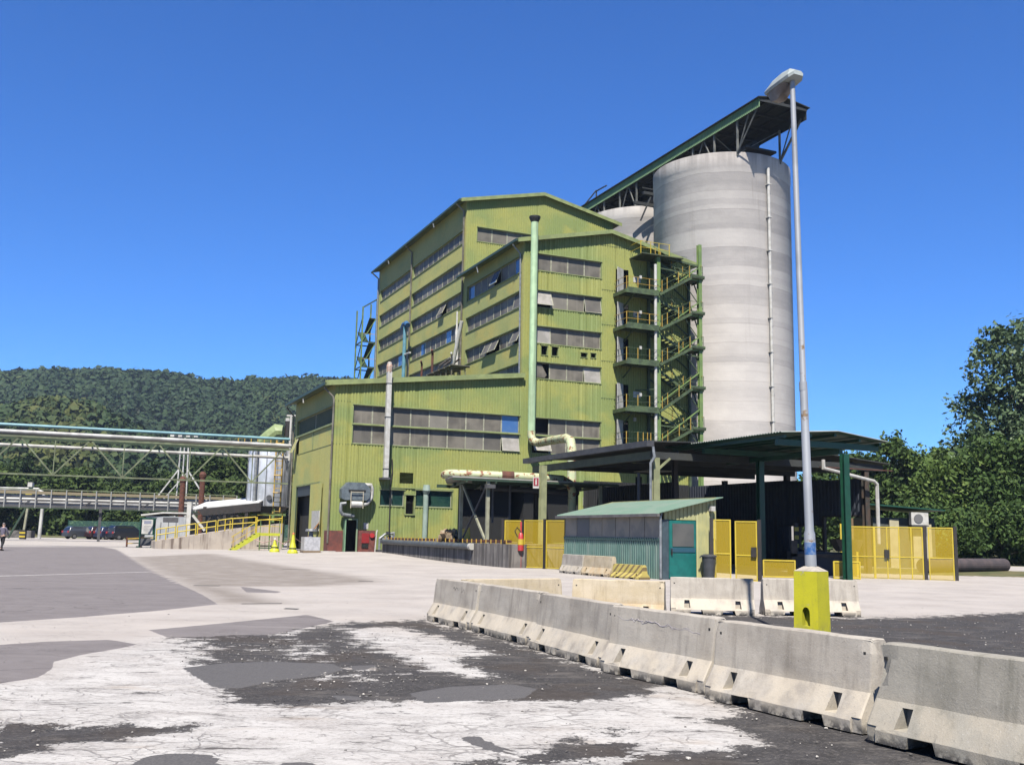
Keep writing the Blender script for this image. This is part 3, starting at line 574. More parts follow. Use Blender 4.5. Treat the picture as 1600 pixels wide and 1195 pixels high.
W.window(12.0, 12.9, 8.05, 9.45, m=G_SIDE, tilt=.38, rec=-.03); W.strip(.3, 12.95, 9.42, 9.56, 0, .12); W.strip(.3, 12.95, 8.0, 8.03, 0, .03)
W.strip(6.58, 6.76, 8.05, 9.42, 0, .04); W.strip(3.2, DB1+.1, 5.3, 5.42, 0, .12); W.done()
dd = part(ann, 'sliding_door', MB().corr('b', -.12, 2.4, 6.3, AH+.02, 5.3, -1, .2, .012), G_SIDE)
mb = MB(); mb.box(-.02, .3, DB0, DB1, 4.5, 5.3); part(ann, 'roller_shutter', mb, mat('shutter_blue', (.045, .06, .065), rough=.5))
part(ann, 'door_jamb', MB().box(-.10, -.03, 11.62, 11.75, AH, 5.3), DKTRIM); part(ann, 'door_jamb', MB().box(-.10, -.03, DB0-.15, DB0-.02, AH, 5.3), DKTRIM)
mb = MB(); mb.quad((0, 13.9, AH), (14.9, 13.9, AH), (14.9, 13.9, zt(14.9)), (0, 13.9, 12.42)); part(ann, 'wall', mb, G_SIDE)
# roof: one slope up to the middle block
sl_ = 1.72/14.9; ov = .78; mb = MB(); mb.slab([(-ov, -.35, 12.46-sl_*ov), (15.0, -.35, 12.46+sl_*15), (15.0, 14.3, 12.46+sl_*15), (-ov, 14.3, 12.46-sl_*ov)], .08); part(ann, 'roof', mb, ROOFG)
mb = MB(); mb.slab([(-ov-.1, -.42, 12.28-sl_*ov), (15.0, -.42, 12.28+sl_*15), (15.0, -.42, 12.66+sl_*15), (-ov-.1, -.42, 12.66-sl_*ov)], -.05); part(ann, 'fascia', mb, TRIM)
eave_gutter(ann, 'b', 0, -.42, 14.3, 12.40, ov=.74)
downpipe(ann, [(-.85, .0, 12.1), (-.2, -.12, 11.45), (-.12, -.12, 11.2), (-.12, -.12, .9)], .07, PIPEB); downpipe(ann, [(-.85, 13.9, 12.1), (-.15, 13.95, 11.4), (-.1, 13.95, AH)], .07, PIPEB); downpipe(ann, [(-.82, 7.2, 12.1), (-.8, 7.2, 11.75)], .06, WHITE)
mb = MB(); mb.box(-.16, .98, -.12, -.035, AH-.1, 1.8); part(ann, 'brick_plinth', mb, BRICK)
mb = MB(); mb.box(-.16, -.035, -.1, .9, AH-.1, 1.8); part(ann, 'brick_plinth', mb, BRICK)
part(ann, 'door', MB().box(1.0, 1.06, -.62, -.04, AH+.02, 2.55), mat('pale_green_door', (.30, .50, .30), (.22, .4, .24), s=3, rough=.5)); 
mb = MB(); mb.box(1.95, 2.05, -.12, 0, AH, 2.6).box(1.02, 2.05, -.14, 0, 2.58, 2.66); part(ann, 'small_door_frame', mb, mat('pale_green_frame', (.3, .4, .25), rough=.5))
part(ann, 'dark_interior', MB().box(.5, 14.6, 1.3, 13.5, .26, 11.5), DARK); part(mid_, 'dark_interior', MB().box(15.5, 30.2, .6, 13.0, .3, 25.0), DARK); part(tall, 'dark_interior', MB().box(15.5, 30.2, 14, 42.3, .3, 32.3), DARK)  # solid black boxes added for the interior darkness seen through the openings
# things fixed to the annex front, outside the camera-facing wall
duct = F('white_exhaust_duct', 'square white exhaust duct rising above the annex roof with a rusty top', 'duct', (3.8, -.3, 0))
part(duct, 'shaft', MB().tube([(3.8, -.75, 14.2), (3.8, -.75, 13.4)], .17, 8).box(3.63, 3.97, -.92, -.58, 5.7, 13.5), WHITE)
mb = MB()
for z in (12.6, 10.1, 6.3): mb.box(3.6, 4.0, -.95, -.55, z, z+.05)
part(duct, 'band', mb, GREY)
part(duct, 'cowl', MB().tube([(3.8, -.75, 13.45), (3.8, -.75, 13.9), (3.8, -.75, 14.25)], [.2, .24, .12], 10), mat('rusty_white', (.5, .3, .22), (.6, .5, .42), s=6, rough=.8))
part(duct, 'bracket', MB().box(3.5, 4.1, -.95, -.03, 5.55, 5.7), GREY)
solo('grey_duct', 'vertical grey-white duct running down the annex front across the green panes', 'duct', MB().tube([(7.15, -.25, 5.3), (7.15, -.25, 4.9), (7.15, -.16, 4.6), (7.15, -.14, 1.25)], [.24, .3, .2, .19], 12), mat('pale_duct', (.42, .52, .44), (.34, .44, .36), s=2, rough=.4), (7.15, -.2, 1.2), 's')
solo('black_cable', 'black cable hanging down the annex front beside the small windows', 'cable', MB().tube([(4.45, -.1, 7.1), (4.5, -.12, 6.2), (4.38, -.14, 5.2), (4.42, -.1, 1.2)], .045, 6), mat('cable_black', (.03, .025, .02), rough=.6), (4.45, -.1, 1), 's')
bl_ = F('wall_blower', 'grey extractor unit with white pipes fixed above the pale green door', 'blower', (1.6, -.6, 3.2))
p_ = MB(); pr = [(.55, 4.1), (.55, 4.75), (1.0, 5.25), (2.2, 5.25), (2.65, 4.85), (2.65, 4.2), (2.4, 3.98), (.8, 3.98)]
p_.add([(q, y, z) for y in (-.95, -.25) for q, z in pr], [tuple(range(8)), tuple(range(8, 16))[::-1]]+[((i+1) % 8, i, 8+i, 8+(i+1) % 8) for i in range(8)]); part(bl_, 'casing', p_, mat('blower_grey', (.18, .22, .24), (.12, .15, .17), s=4, rough=.5))
mb = MB(); mb.box(1.05, 2.3, -.98, -.952, 4.55, 4.72); part(bl_, 'grille', mb, DARK)
part(bl_, 'pipe', MB().tube([(2.2, -.8, 5.1), (2.7, -.8, 5.1), (2.85, -.7, 4.8), (2.85, -.6, 4.2), (2.5, -.7, 3.75), (2.1, -.8, 3.65)], .14, 10), WHITE, True)
part(bl_, 'pipe', MB().tube([(.95, -.8, 3.75), (.6, -.75, 3.7), (.58, -.7, 3.2), (.75, -.65, 2.95), (1.6, -.6, 2.85)], .13, 10), mat('duct_grey', (.3, .32, .33), (.22, .24, .25), s=4, rough=.5), True)
part(bl_, 'drum', MB().tube([(1.25, -.95, 3.68), (2.05, -.95, 3.68)], .23, 14), WHITE, True)
mb = MB()
for q in (1.2, 2.1): mb.bar((q, -1.1, 3.4), (q, -1.1, 4.6), .05)
mb.bar((1.2, -1.1, 4.55), (2.1, -1.1, 4.55), .05); part(bl_, 'bracket', mb, mat('cream_paint', (.6, .55, .42), rough=.6))
cab = F('fire_hose_cabinet', 'red fire hose cabinet standing right of the pale green door', 'cabinet', (2.7, -.3, .3))
part(cab, 'body', MB().box(2.08, 3.3, -.35, -.04, .3, 1.85), BRICK); part(cab, 'door', MB().box(2.3, 2.85, -.40, -.352, .95, 1.65), mat('red_cab', (.35, .03, .03), rough=.4)); part(cab, 'window', MB().box(2.32, 2.8, -.41, -.352, .6, .9), DARK); part(cab, 'hose_reel', MB().tube([(3.05, -.37, 1.5), (3.05, -.48, 1.5)], .17, 14), mat('red_bright', (.6, .05, .05), rough=.4))
solo('safety_sign', 'small white sign pinned above the red hose cabinet', 'sign', MB().box(2.5, 2.85, -.05, -.035, 1.95, 2.4), WHITE, (2.7, -.04, 2), 's')
pm = F('pump_unit', 'tangle of grey pumps and pipes against the annex left of the dock', 'pump', (3.9, -1.2, .3))
part(pm, 'base', MB().box(3.3, 4.6, -1.5, -.5, .2, .5), GREY); part(pm, 'motor', MB().tube([(3.6, -1.1, 1.1), (4.4, -1.0, 1.35)], .24, 12), mat('pump_grey', (.22, .25, .27), (.1, .11, .12), s=8, rough=.5))
part(pm, 'pipe', MB().tube([(3.4, -1.2, .4), (3.4, -1.2, 1.3), (3.8, -1.1, 1.6), (4.5, -1.0, 1.7), (4.6, -1, .5)], .09, 8), GALV); part(pm, 'pipe', MB().tube([(3.2, -.8, .3), (3.25, -.9, 1.7), (3.3, -.9, 1.9)], .05, 8), WHITE); part(pm, 'valve', MB().tube([(4.0, -1.3, 1.6), (4.0, -1.3, 1.8)], .16, 10), mat('dark_metal', (.04, .04, .045), rough=.5))
wb = F('loading_plate', 'white board and tilted orange-brown panel leaning on the annex beside the big doorway', 'panel', (-.3, 3.8, .3))
part(wb, 'white_board', MB().box(-.22, -.16, 2.5, 5.0, 1.75, 3.25), WHITE); part(wb, 'orange_panel', MB().slab([(-1.1, 2.3, 1.0), (-1.0, 3.6, 1.0), (-.25, 3.0, 2.2), (-.25, 2.3, 2.4)], .05), mat('orange_board', (.4, .18, .05), rough=.7))
pl = F('wrapped_pallet', 'pallet load wrapped in white film standing before the big doorway', 'pallet', (-1.9, -2.7, float(gz(*sw(-1.9, -2.7)[:2]))))
z0 = ORIGIN[pl.name][2]; part(pl, 'pallet', MB().box(-2.5, -1.3, -3.25, -2.15, z0, z0+.14), mat('pallet_wood', (.3, .22, .14), rough=.9)); part(pl, 'wrapped_load', MB().box(-2.45, -1.35, -3.2, -2.2, z0+.14, z0+1.05), mat('stretch_film', (.55, .55, .57), (.68, .68, .7), s=5, rough=.25, bump=.4, bs=8))
part(pl, 'cap', MB().tube([(-1.9, -2.7, z0+1.05), (-1.9, -2.7, z0+1.4), (-1.9, -2.7, z0+1.45), (-1.9, -2.7, z0+1.6)], [.18, .14, .42, .36], 12), mat('grey_plastic', (.2, .21, .22), rough=.5))
# ---------------- pale green flue
flue = F('round_flue', 'tall pale green flue with a dark collar on the middle block front', 'chimney', (15.45, -1.0, 9))
part(flue, 'shaft', MB().tube([(15.45, -.75, 9.75), (15.45, -.75, 27.0)], .29, 24), PIPEG, True)
part(flue, 'collar', MB().lathe((15.45, -.75, 27.0), [(.30, -.35), (.42, -.1), (.46, 0), (.46, .12), (.36, .14), (.30, .02)]), mat('collar_dark', (.02, .022, .02), rough=.6), True)
mb = MB()
for z in (24.2, 19.5, 14.8, 11.5): mb.bar((15.75, -.75, z), (15.75, -.02, z-.3), .07).bar((15.45, -.45, z), (15.45, -.02, z), .07)
part(flue, 'bracket', mb, TRIM)
c1, c2 = (15.45, -.75, 9.75), (9.75, -19.3, 6.9)
q = lambda px, py, D: None
part(flue, 'elbow_pipe', MB().tube([(15.45, -.75, 9.78), (15.45, -.75, 9.4), (15.5, -.95, 9.0), (15.8, -1.4, 8.8), (14.5, -6.5, 8.55), (13.9, -9.9, 8.4), (13.6, -11.2, 8.1), (13.4, -11.8, 7.5), (13.35, -11.95, 5.0)], .31, 16), PIPEO, True)
# ---------------- clutter on the annex roof: pipes, trestle, ducts
tr = F('roof_pipe_trestle', 'rusty pipe walkway and white pipes lying on the annex roof edge beside the tall block', 'pipes', (12, 13, 14))
mb = MB()
for o in (0, .5, .9): mb.tube([(14.3-o, 25, 14.6+o*.3), (14.2-o, 17.5, 15.9), (14.0-o, 14.5, 17.0), (13.6-o, 10.6, 17.1)], .09, 8)
part(tr, 'pipe', mb, mat('rusty_white_pipe', (.42, .38, .32), (.28, .2, .14), s=3, rough=.7))
mb = MB()
for b in (10.8, 12.2, 13.6, 15.2, 17): mb.bar((14.4, b, 14.3), (14.1, b, 16.4), .09).bar((12.8, b, 14.2), (12.9, b, 16.4), .09).bar((12.6, b, 16.4), (14.6, b, 16.4), .1)
for b in (10.8, 12.2, 13.6): mb.bar((14.4, b, 14.4), (13.0, b+1.3, 16.4), .06)
part(tr, 'frame', mb, mat('trestle_steel', (.2, .21, .12), (.13, .1, .07), s=3, rough=.7)); part(tr, 'walkway', MB().box(12.7, 14.5, 10.5, 17.2, 16.42, 16.5), mat('grating', (.13, .13, .1), rough=.7))
part(tr, 'crossbar', MB().tube([(14.3, 14.6, 17.5), (12.6, 10.2, 17.45)], .09, 8), WHITE)
wp = F('white_flue_pipe', 'slanting white pipe leaning up in front of the middle block windows', 'pipe', (13.4, 10.9, 16.5)); part(wp, 'pipe', MB().tube([(13.0, 10.8, 16.6), (13.2, 9.4, 20.2)], .17, 12), WHITE, True)
solo('white_vent_pipe', 'upright white pipe with rusty tip at the corner of the tall block', 'pipe', MB().tube([(14.2, 13.1, 16.5), (14.15, 13.2, 20.0), (14.15, 13.2, 20.4), (14.15, 13.2, 21.9)], [.16, .16, .09, .08], 12), WHITE, (14.2, 13.2, 16.5), 's', sm=True)
solo('small_exhaust_stub', 'short rusty exhaust stub on the annex roof, left one of two', 'pipe', MB().tube([(13.9, 22.3, 16.4), (13.9, 22.3, 18.3), (13.7, 22.0, 18.6)], .1, 8), RUST, (13.9, 22.3, 16.4), 's')
solo('small_exhaust_stub', 'taller rusty exhaust stub on the annex roof, right one of two', 'pipe', MB().tube([(13.9, 19.1, 16.6), (13.9, 19.1, 18.9), (13.7, 18.8, 19.2)], .12, 8), RUST, (13.9, 19.1, 16.6), 's')
bp = F('blue_vent_pipe', 'pale blue pipe with side arms standing before the tall block rows', 'pipe', (13.9, 28.3, 13))
part(bp, 'pipe', MB().tube([(13.9, 28.3, 12), (13.9, 28.3, 23.2)], .2, 12), mat('pale_blue', (.16, .38, .46), (.12, .3, .38), s=2, rough=.5), True)
part(bp, 'head', MB().tube([(13.9, 27.4, 23.2), (13.9, 27.9, 23.5), (13.9, 28.7, 23.5), (13.9, 29.2, 23.2)], .28, 10), mat('blue_head', (.05, .16, .35), rough=.5)); part(bp, 'side_arm', MB().tube([(13.9, 28.3, 20.2), (14.0, 26.6, 20.2)], .1, 8), WHITE)
# ================================================================ SILOS AND GALLERY
def silomat():
    m, k, p = new('silo_concrete'); v = k.pos(); g_ = k.n('ShaderNodeNewGeometry'); sx = k.n('ShaderNodeSeparateXYZ'); k.L.new(g_.outputs['Position'], sx.inputs[0])
    zb = k.math('ADD', sx.outputs[2], k.math('MULTIPLY', k.noise(k.pos((.25, .25, .1)), 1., 4), .5))
    def wn(q, sc, off=0.):
        o = k.n('ShaderNodeTexWhiteNoise', noise_dimensions='1D'); k.L.new(k.math('FLOOR', k.math('ADD', k.math('MULTIPLY', q, sc), off)), o.inputs['W']); return o.outputs['Value']
    c = k.mix(k.ramp(k.noise(v, .5, 5), .35, .65), (1., .935, .865), (.91, .85, .79))
    blot = k.ramp(k.noise(k.pos((.3, .3, .9)), .8, 5, .65), .3, .6, .35, 1)
    c = k.mix(k.math('MULTIPLY', k.ramp(wn(zb, 1/1.75), .45, .95, 0, .5), blot), c, (.50, .475, .46))
    c = k.mix(k.math('MULTIPLY', k.ramp(wn(zb, 1/.58, 7.), .5, 1., 0, .35), blot), c, (.55, .52, .50))
    c = k.mix(k.ramp(k.math('FRACT', k.math('MULTIPLY', zb, 1/1.75)), .955, .99, 0, .35), c, (.40, .375, .35))
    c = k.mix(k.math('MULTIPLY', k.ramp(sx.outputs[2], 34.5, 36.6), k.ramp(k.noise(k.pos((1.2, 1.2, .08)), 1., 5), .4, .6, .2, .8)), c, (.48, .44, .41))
    hz_ = k.ramp(k.noise(k.pos((.05, .05, 2.2)), 1.5, 5, .7), .5, .75, 0, .25); c = k.mix(hz_, c, (.5, .47, .44))
    c = k.mix(k.ramp(k.noise(k.pos((1.1, 1.1, .05)), 1., 6, .65), .6, .78, 0, .35), c, (.30, .25, .21))
    c = k.mix(k.ramp(k.noise(v, 2.2, 7, .7), .6, .75, 0, .5), c, (.98, .93, .88))
    k.L.new(c, p.inputs['Base Color']); p.inputs['Roughness'].default_value = .9; p.inputs['Specular IOR Level'].default_value = .15
    b = k.n('ShaderNodeBump'); b.inputs['Strength'].default_value = .3; b.inputs['Distance'].default_value = .05; k.L.new(k.noise(v, 3, 6, .7), b.inputs['Height']); k.L.new(b.outputs[0], p.inputs['Normal']); return m
SILO = silomat(); SR = 6.5
def silo(b, label, top=36.6):
    t = F('concrete_silo', label, 'silo', (38.6, b, 0), group='round concrete silos behind the works')
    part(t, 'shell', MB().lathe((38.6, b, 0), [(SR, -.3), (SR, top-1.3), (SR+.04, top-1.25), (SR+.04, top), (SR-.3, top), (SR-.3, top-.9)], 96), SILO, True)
    part(t, 'roof', MB().lathe((38.6, b, 0), [(SR-.28, top-.6), (0.01, top-.3)], 48), SILO); return t
s1 = silo(6.5, 'nearer and larger-looking pale banded concrete silo with a white downpipe')
silo(21.3, 'second pale concrete silo half hidden behind the gabled green blocks', 35.9); silo(36.0, 'third concrete silo farthest under the roof gallery')
mb = MB().tube([(39.05, 6.5-SR-.22, 11), (39.05, 6.5-SR-.22, 35.3)], .15, 10)
part(s1, 'downpipe', mb, WHITE, True)
for z in np.arange(12, 35, 3.1): part(s1, 'pipe_bracket', MB().box(38.85, 39.25, 6.5-SR-.4, 6.5-SR-.02, z, z+.08), WHITE)
gal = F('silo_top_gallery', 'long green roofed conveyor gallery on thin struts above the silos', 'gallery', (38.5, 15, 38))
GB = mat('gallery_under', (.02, .025, .028), (.03, .035, .035), s=1, rough=.8); g0, g1, gl, gr_ = -3.2, 47, 35.95, 41.1
mb = MB(); mb.corr('b', gl, g0, g1, 39.45, 40.25, -1, .25, .05); part(gal, 'side_sheet', mb, mat('gallery_green', (.20, .36, .16), (.16, .3, .13), s=1, rough=.6))
mb = MB(); mb.box(gr_-.05, gr_, g0, g1, 39.2, 40.25); part(gal, 'side_sheet', mb, GB)
mb = MB(); mb.slab([(gl-.25, g0-.2, 40.26), (38.5, g0-.2, 40.75), (38.5, g1, 40.75), (gl-.25, g1, 40.26)], .07).slab([(38.5, g0-.2, 40.75), (gr_+.25, g0-.2, 40.26), (gr_+.25, g1, 40.26), (38.5, g1, 40.75)], .07); part(gal, 'roof', mb, GB)
mb = MB()
for b in np.arange(g0, 46, 2.6): mb.bar((gl, b, 40.1), (gr_, b, 40.1), .12, .25)
for a in (37, 38.5, 40): mb.bar((a, g0, 40.3), (a, g1, 40.3), .12, .2)
part(gal, 'roof_frame', mb, GB)
mb = MB(); mb.box(36.8, 40.2, g0+3.2, g1, 37.0, 37.2); part(gal, 'walkway', mb, GB)
mb = MB(); mb.tube([(38.5, g0+4, 37.8), (38.5, g1, 37.8)], .45, 8); part(gal, 'conveyor', mb, GB)
GP = mat('gallery_post', (.25, .25, .22), (.12, .13, .12), s=1, rough=.6)
for i, b in enumerate(np.arange(.4, 45, 3.6)):
    for a in (36.15, 40.9):
        part(gal, 'post', MB().bar((a, b, 36.2), (a, b, 39.5), .16), GP)
        part(gal, 'brace', MB().bar((a, b, 36.4), (a, b+(1.7 if i % 2 else -1.7), 39.5), .09), GP)
part(gal, 'brace', MB().bar((40.9, .4, 36.4), (41.0, -2.6, 39.5), .16), GP); part(gal, 'brace', MB().bar((36.1, .4, 36.4), (36.1, -2.6, 39.5), .1), GP)
part(gal, 'cross_brace', MB().bar((36.15, .4, 36.4), (40.9, .4, 39.4), .08).bar((40.9, 4, 36.4), (36.15, 4, 39.4), .08), GP)
mb = MB(); mb.bar((34.0, 13.4, 36.4), (43, 13.4, 36.4), .3).bar((33.5, 14.4, 35.6), (43, 14.4, 35.6), .3); 
mb.bar((35, 13.4, 36.4), (33.8, 13.6, 33.5), .15).bar((36, 13.6, 37.0), (34, 13.6, 37.0), .1); part(gal, 'link_beam', mb, GB)
mb = MB(); mb.bar((36.1, 31, 40.3), (37.2, 29.5, 42.2), .12).bar((37.2, 29.5, 40.3), (37.2, 29.5, 42.2), .12).bar((37.2, 29.5, 42.1), (37.2, 27, 42.0), .12); part(gal, 'roof_hoist', mb, GB)

# ================================================================ STAIR TOWERS
st = F('outside_stair_tower', 'green steel stair tower with yellow rails zigzagging up the middle block by the silo', 'stairs', (27, -1.5, 0))
STL = mat('stair_steel', (.10, .15, .06), (.06, .09, .04), s=2, rough=.6); GRT = mat('stair_grating', (.06, .08, .04), (.09, .11, .05), s=2, rough=.7); COLM = mat('column_green', (.24, .36, .10), (.18, .28, .09), s=1, rough=.5)
for a, z1 in ((26.35, 25.1), (30.45, 26.5)):
    c_ = MB(); c_.box(a-.16, a+.16, -1.9, -1.86, .1, z1).box(a-.16, a+.16, -1.62, -1.58, .1, z1).box(a-.03, a+.03, -1.86, -1.62, .1, z1); part(st, 'column', c_, COLM)
part(st, 'downpipe', MB().tube([(26.0, -1.95, .3), (26.0, -1.95, 24.2)], .13, 10), WHITE, True)
fl = [9.0, 12.0, 15.85, 18.8, 21.75]
fls = fl+[25.0]
for i, z in enumerate(fl):
    part(st, 'landing', MB().box(23.1, 26.3, -2.15, -.05, z-.08, z), GRT); mb = MB()
    mb.box(23.1, 26.2, -2.2, -2.15, z-.28, z+.02).box(23.05, 23.11, -2.15, -.05, z-.28, z+.02).bar((24.7, -1.75, z-.15), (24.7, -.05, z-.15), .08); part(st, 'landing_edge', mb, STL)
    for a in (23.15, 24.2, 25.3) if i else (23.15, 24.2, 24.7, 25.1, 25.4): part(st, 'rail_post', MB().bar((a, -2.14, z), (a, -2.14, z+1.1), .055), YELP)
    mb = MB()
    for h in (.55, 1.08): mb.bar((23.15, -2.14, z+h), (26.2, -2.14, z+h), .03).bar((23.15, -2.14, z+h), (23.15, -.1, z+h), .03)
    part(st, 'handrail', mb, YELP if i > 2 else STL)
    part(st, 'light_box', MB().box(24.35, 24.55, -2.2, -2.1, z+1.0, z+1.25) if i else MB().box(25.0, 25.2, -.2, -.04, z+2.2, z+2.5), WHITE)
    zn = fls[i+1]; zh = (z+zn)/2+.15
    part(st, 'landing', MB().box(29.4, 30.75, -2.1, -.05, zh-.08, zh), GRT); mb = MB(); mb.box(29.4, 30.75, -1.84, -1.79, zh-.22, zh+.02).box(30.75, 30.755, -1.8, -.05, zh-.22, zh+.02); part(st, 'landing_edge', mb, COLM)
    mb = MB()
    for h in (.55, 1.08): mb.bar((29.4, -1.8, zh+h), (30.75, -1.8, zh+h), .03).bar((30.75, -1.8, zh+h), (30.75, -.1, zh+h), .03)
    for a in (29.5, 30.75): mb.bar((a, -1.8, zh), (a, -1.8, zh+1.1), .04)
    part(st, 'handrail', mb, STL)
    for (za, zb, b0, b1) in ((z, zh, -2.15, -1.2), (zn, zh, -1.1, -.1)):
        mb = MB(); mb.bar((26.3, b0, za-.1), (29.4, b0, zb-.1), .05, .22).bar((26.3, b1, za-.1), (29.4, b1, zb-.1), .05, .22); part(st, 'stringer', mb, STL)
        mb = MB(); n_ = 9
        for j in range(n_): a = 26.3+3.1*(j+.5)/n_; zz = za+(zb-za)*(j+.5)/n_; mb.box(a-.15, a+.15, b0, b1, zz-.03, zz)
        part(st, 'treads', mb, GRT); mb = MB()
        for h in (.55, 1.0): mb.bar((26.3, b0, za+h), (29.4, b0, zb+h), .035)
        part(st, 'handrail', mb, STL)
        for a in (26.5, 27.0, 28.1, 29.2): zz = za+(zb-za)*(a-26.3)/3.1; part(st, 'rail_post', MB().bar((a, b0, zz), (a, b0, zz+1.0), .05), YELP)
part(st, 'landing', MB().box(24.6, 28.6, -2.2, -.05, 24.92, 25.0), GRT); mb = MB()
for a in (24.65, 25.6, 26.4, 27.4): part(st, 'rail_post', MB().bar((a, -1.85, 25), (a, -1.85, 26.1), .05), YEL)
for h in (.55, 1.08): mb.bar((24.65, -1.85, 25+h), (27.5, -1.85, 25+h), .035).bar((24.65, -1.85, 25+h), (24.65, -.1, 25+h), .035)
part(st, 'handrail', mb, YEL)
mb = MB(); mb.bar((26.4, -1.74, 25.0), (30.4, -1.74, 24.6), .16).bar((26.4, -.1, 25.0), (30.4, -.1, 24.6), .14).bar((30.4, -1.74, 24.7), (30.4, -.1, 24.7), .12)
part(st, 'top_frame', mb, STL)
for z in (10.8, 17.0, 24.0): part(st, 'crossbeam', MB().bar((26.4, -1.74, z), (30.4, -1.74, z-.2), .1), STL)
for z in (9.5, 12.6, 15.6, 18.6, 21.6): part(st, 'diagonal', MB().bar((26.4, -1.8, z), (30.4, -1.8, z+2.9), .09), COLM); part(st, 'diagonal', MB().bar((30.4, -1.7, z-.3), (27.6, -1.7, z+3.0), .06), STL)
for a in (26.4, 30.4): part(st, 'rear_column', MB().box(a-.1, a+.1, -.3, -.08, .1, 25.0), STL)
for i, z in enumerate(fl):
    part(st, 'infill_plate', MB().box(23.15, 26.2, -2.19, -2.17, z+.02, z+.2), STL); part(st, 'landing_beam', MB().bar((23.1, -1.1, z-.2), (26.4, -1.1, z-.2), .1, .2), STL); part(st, 'landing_strut', MB().bar((24.0, -.06, z-1.1), (24.0, -2.0, z-.15), .09), STL)  # plates along the landings added as infill to darken the stair
    part(st, 'diagonal', MB().bar((26.4, -.2, z), (30.4, -.2, z+2.9), .08), STL); part(st, 'diagonal', MB().bar((30.4, -.2, z), (26.4, -.2, z+2.9), .08), STL); part(st, 'side_diagonal', MB().bar((30.45, -1.7, z), (30.45, -.2, z+2.9), .08), STL)
    zz = (z+fls[i+1])/2+.15; part(st, 'infill_plate', MB().box(29.4, 30.75, -2.13, -2.11, zz, zz+.18), STL); part(st, 'side_rail', MB().bar((30.45, -2.1, zz+1.05), (30.8, -.1, zz+1.05), .04), YELP)
for i, z in enumerate((20.2, 13.8)): part(st, 'wall_tie', MB().bar((26.35, -1.6, z), (25.2, -.05, z), .07), STL)
# far stair tower at the rear left
s2 = F('rear_stair_tower', 'dark green lattice stair tower sticking out at the rear left of the tall block', 'stairs', (13.9, 43.6, 0))
C4 = [(13.1, 42.7), (14.8, 42.7), (13.1, 45.4), (14.8, 45.4)]
for a, b in C4: part(s2, 'column', MB().bar((a, b, .2), (a, b, 29.2 if a > 14 else 28.2), .16), STEELG)
for i, z in enumerate(np.arange(12.0, 27, 3.0)):
    mb = MB()
    for (p0, p1) in ((0, 1), (2, 3), (0, 2), (1, 3)): mb.bar((*C4[p0], z), (*C4[p1], z), .12)
    part(s2, 'ring_beam', mb, DKTRIM); part(s2, 'brace', MB().bar((*C4[0], z), (*C4[1], z+3), .09), STEELG); part(s2, 'brace', MB().bar((*C4[0], z+3), (*C4[2], z), .09), DKTRIM)
    part(s2, 'flight', MB().slab([(13.2, 43, z), (14.0, 43, z), (14.0, 45.2, z+1.5), (13.2, 45.2, z+1.5)], .08).slab([(14.0, 45.2, z+1.5), (14.7, 45.2, z+1.5), (14.7, 43, z+3), (14.0, 43, z+3)], .08), DKTRIM)
    part(s2, 'handrail', MB().bar((13.15, 42.8, z+1.0), (14.8, 42.8, z+1.0), .05), YELP)
part(s2, 'crossbeam', MB().bar((13.1, 42.7, 28.1), (14.85, 42.7, 29.3), .15), DKTRIM)

# ================================================================ DOCK AND LOW CANOPY
DCK = mat('dock_concrete', (.30, .275, .25), (.22, .20, .185), s=1.5, rough=.9, streak=(.09, .08, .075), streak_s=4, streak_r=(.42, .62), bump=.3)
dk = F('loading_dock', 'raised concrete loading platform with a grey pipe along its stained edge', 'dock', (3.5, -12, 0))
part(dk, 'platform', MB().add([(3.0, -3.5, -.3), (3.95, -23.3, -.3), (10.5, -23.3, -.3), (14.8, -1.5, -.3), (9.7, -.1, -.3), (3.3, -2.2, -.3), (3.0, -3.5, 1.22), (3.95, -23.3, 1.22), (10.5, -23.3, 1.22), (14.8, -1.5, 1.22), (9.7, -.1, 1.22), (3.3, -2.2, 1.22)], [(0, 1, 7, 6), (1, 2, 8, 7), (2, 3, 9, 8), (3, 4, 10, 9), (4, 5, 11, 10), (5, 0, 6, 11), (6, 7, 8, 9, 10, 11)]), DCK)
part(dk, 'edge_pipe', MB().tube([(2.92, -3.6, 1.1), (3.62, -18.6, 1.02)], .17, 10), mat('edge_pipe_grey', (.13, .15, .16), (.09, .1, .11), s=3, rough=.5), True)
part(dk, 'pipe_cap', MB().tube([(3.62, -18.55, 1.02), (3.63, -18.85, 1.02)], .19, 10), WHITE, True)
mb = MB()
for i in range(31): b = -3.7-i*.64; a = 3.05+(-b-3.5)*.048; part(dk, 'edge_post', MB().bar((a, b, 1.2), (a, b, 1.45), .05), YELP)
part(dk, 'rusty_rail', MB().bar((3.3, -4, 1.3), (4.2, -23, 1.36), .1, .14), RUST)
sc_ = F('scrap_bin', 'rusty brown and yellow scrap lying on the dock by the first canopy post', 'scrap', (3.9, -13.5, 1.2))
mb = MB(); r_ = random.Random(5)
for i in range(16): a, b = 3.5+r_.random()*1.4, -14.6+r_.random()*2.4; mb.bar((a, b, 1.25+r_.random()*.3), (a+r_.uniform(-.6, .6), b+r_.uniform(-.8, .8), 1.4+r_.random()*.6), .12+r_.random()*.15)
part(sc_, 'iron_scrap', mb, mat('scrap', (.3, .2, .12), (.4, .33, .22), s=5, rough=.9)); part(sc_, 'yellow_sheet', MB().slab([(4.2, -15.4, 1.22), (4.5, -16.4, 1.22), (4.5, -16.2, 2.1), (4.25, -15.6, 2.0)], .04), YEL)
lc = F('low_dock_canopy', 'low flat canopy over the dock carrying a flaking green pipe', 'canopy', (7, -15, 0))
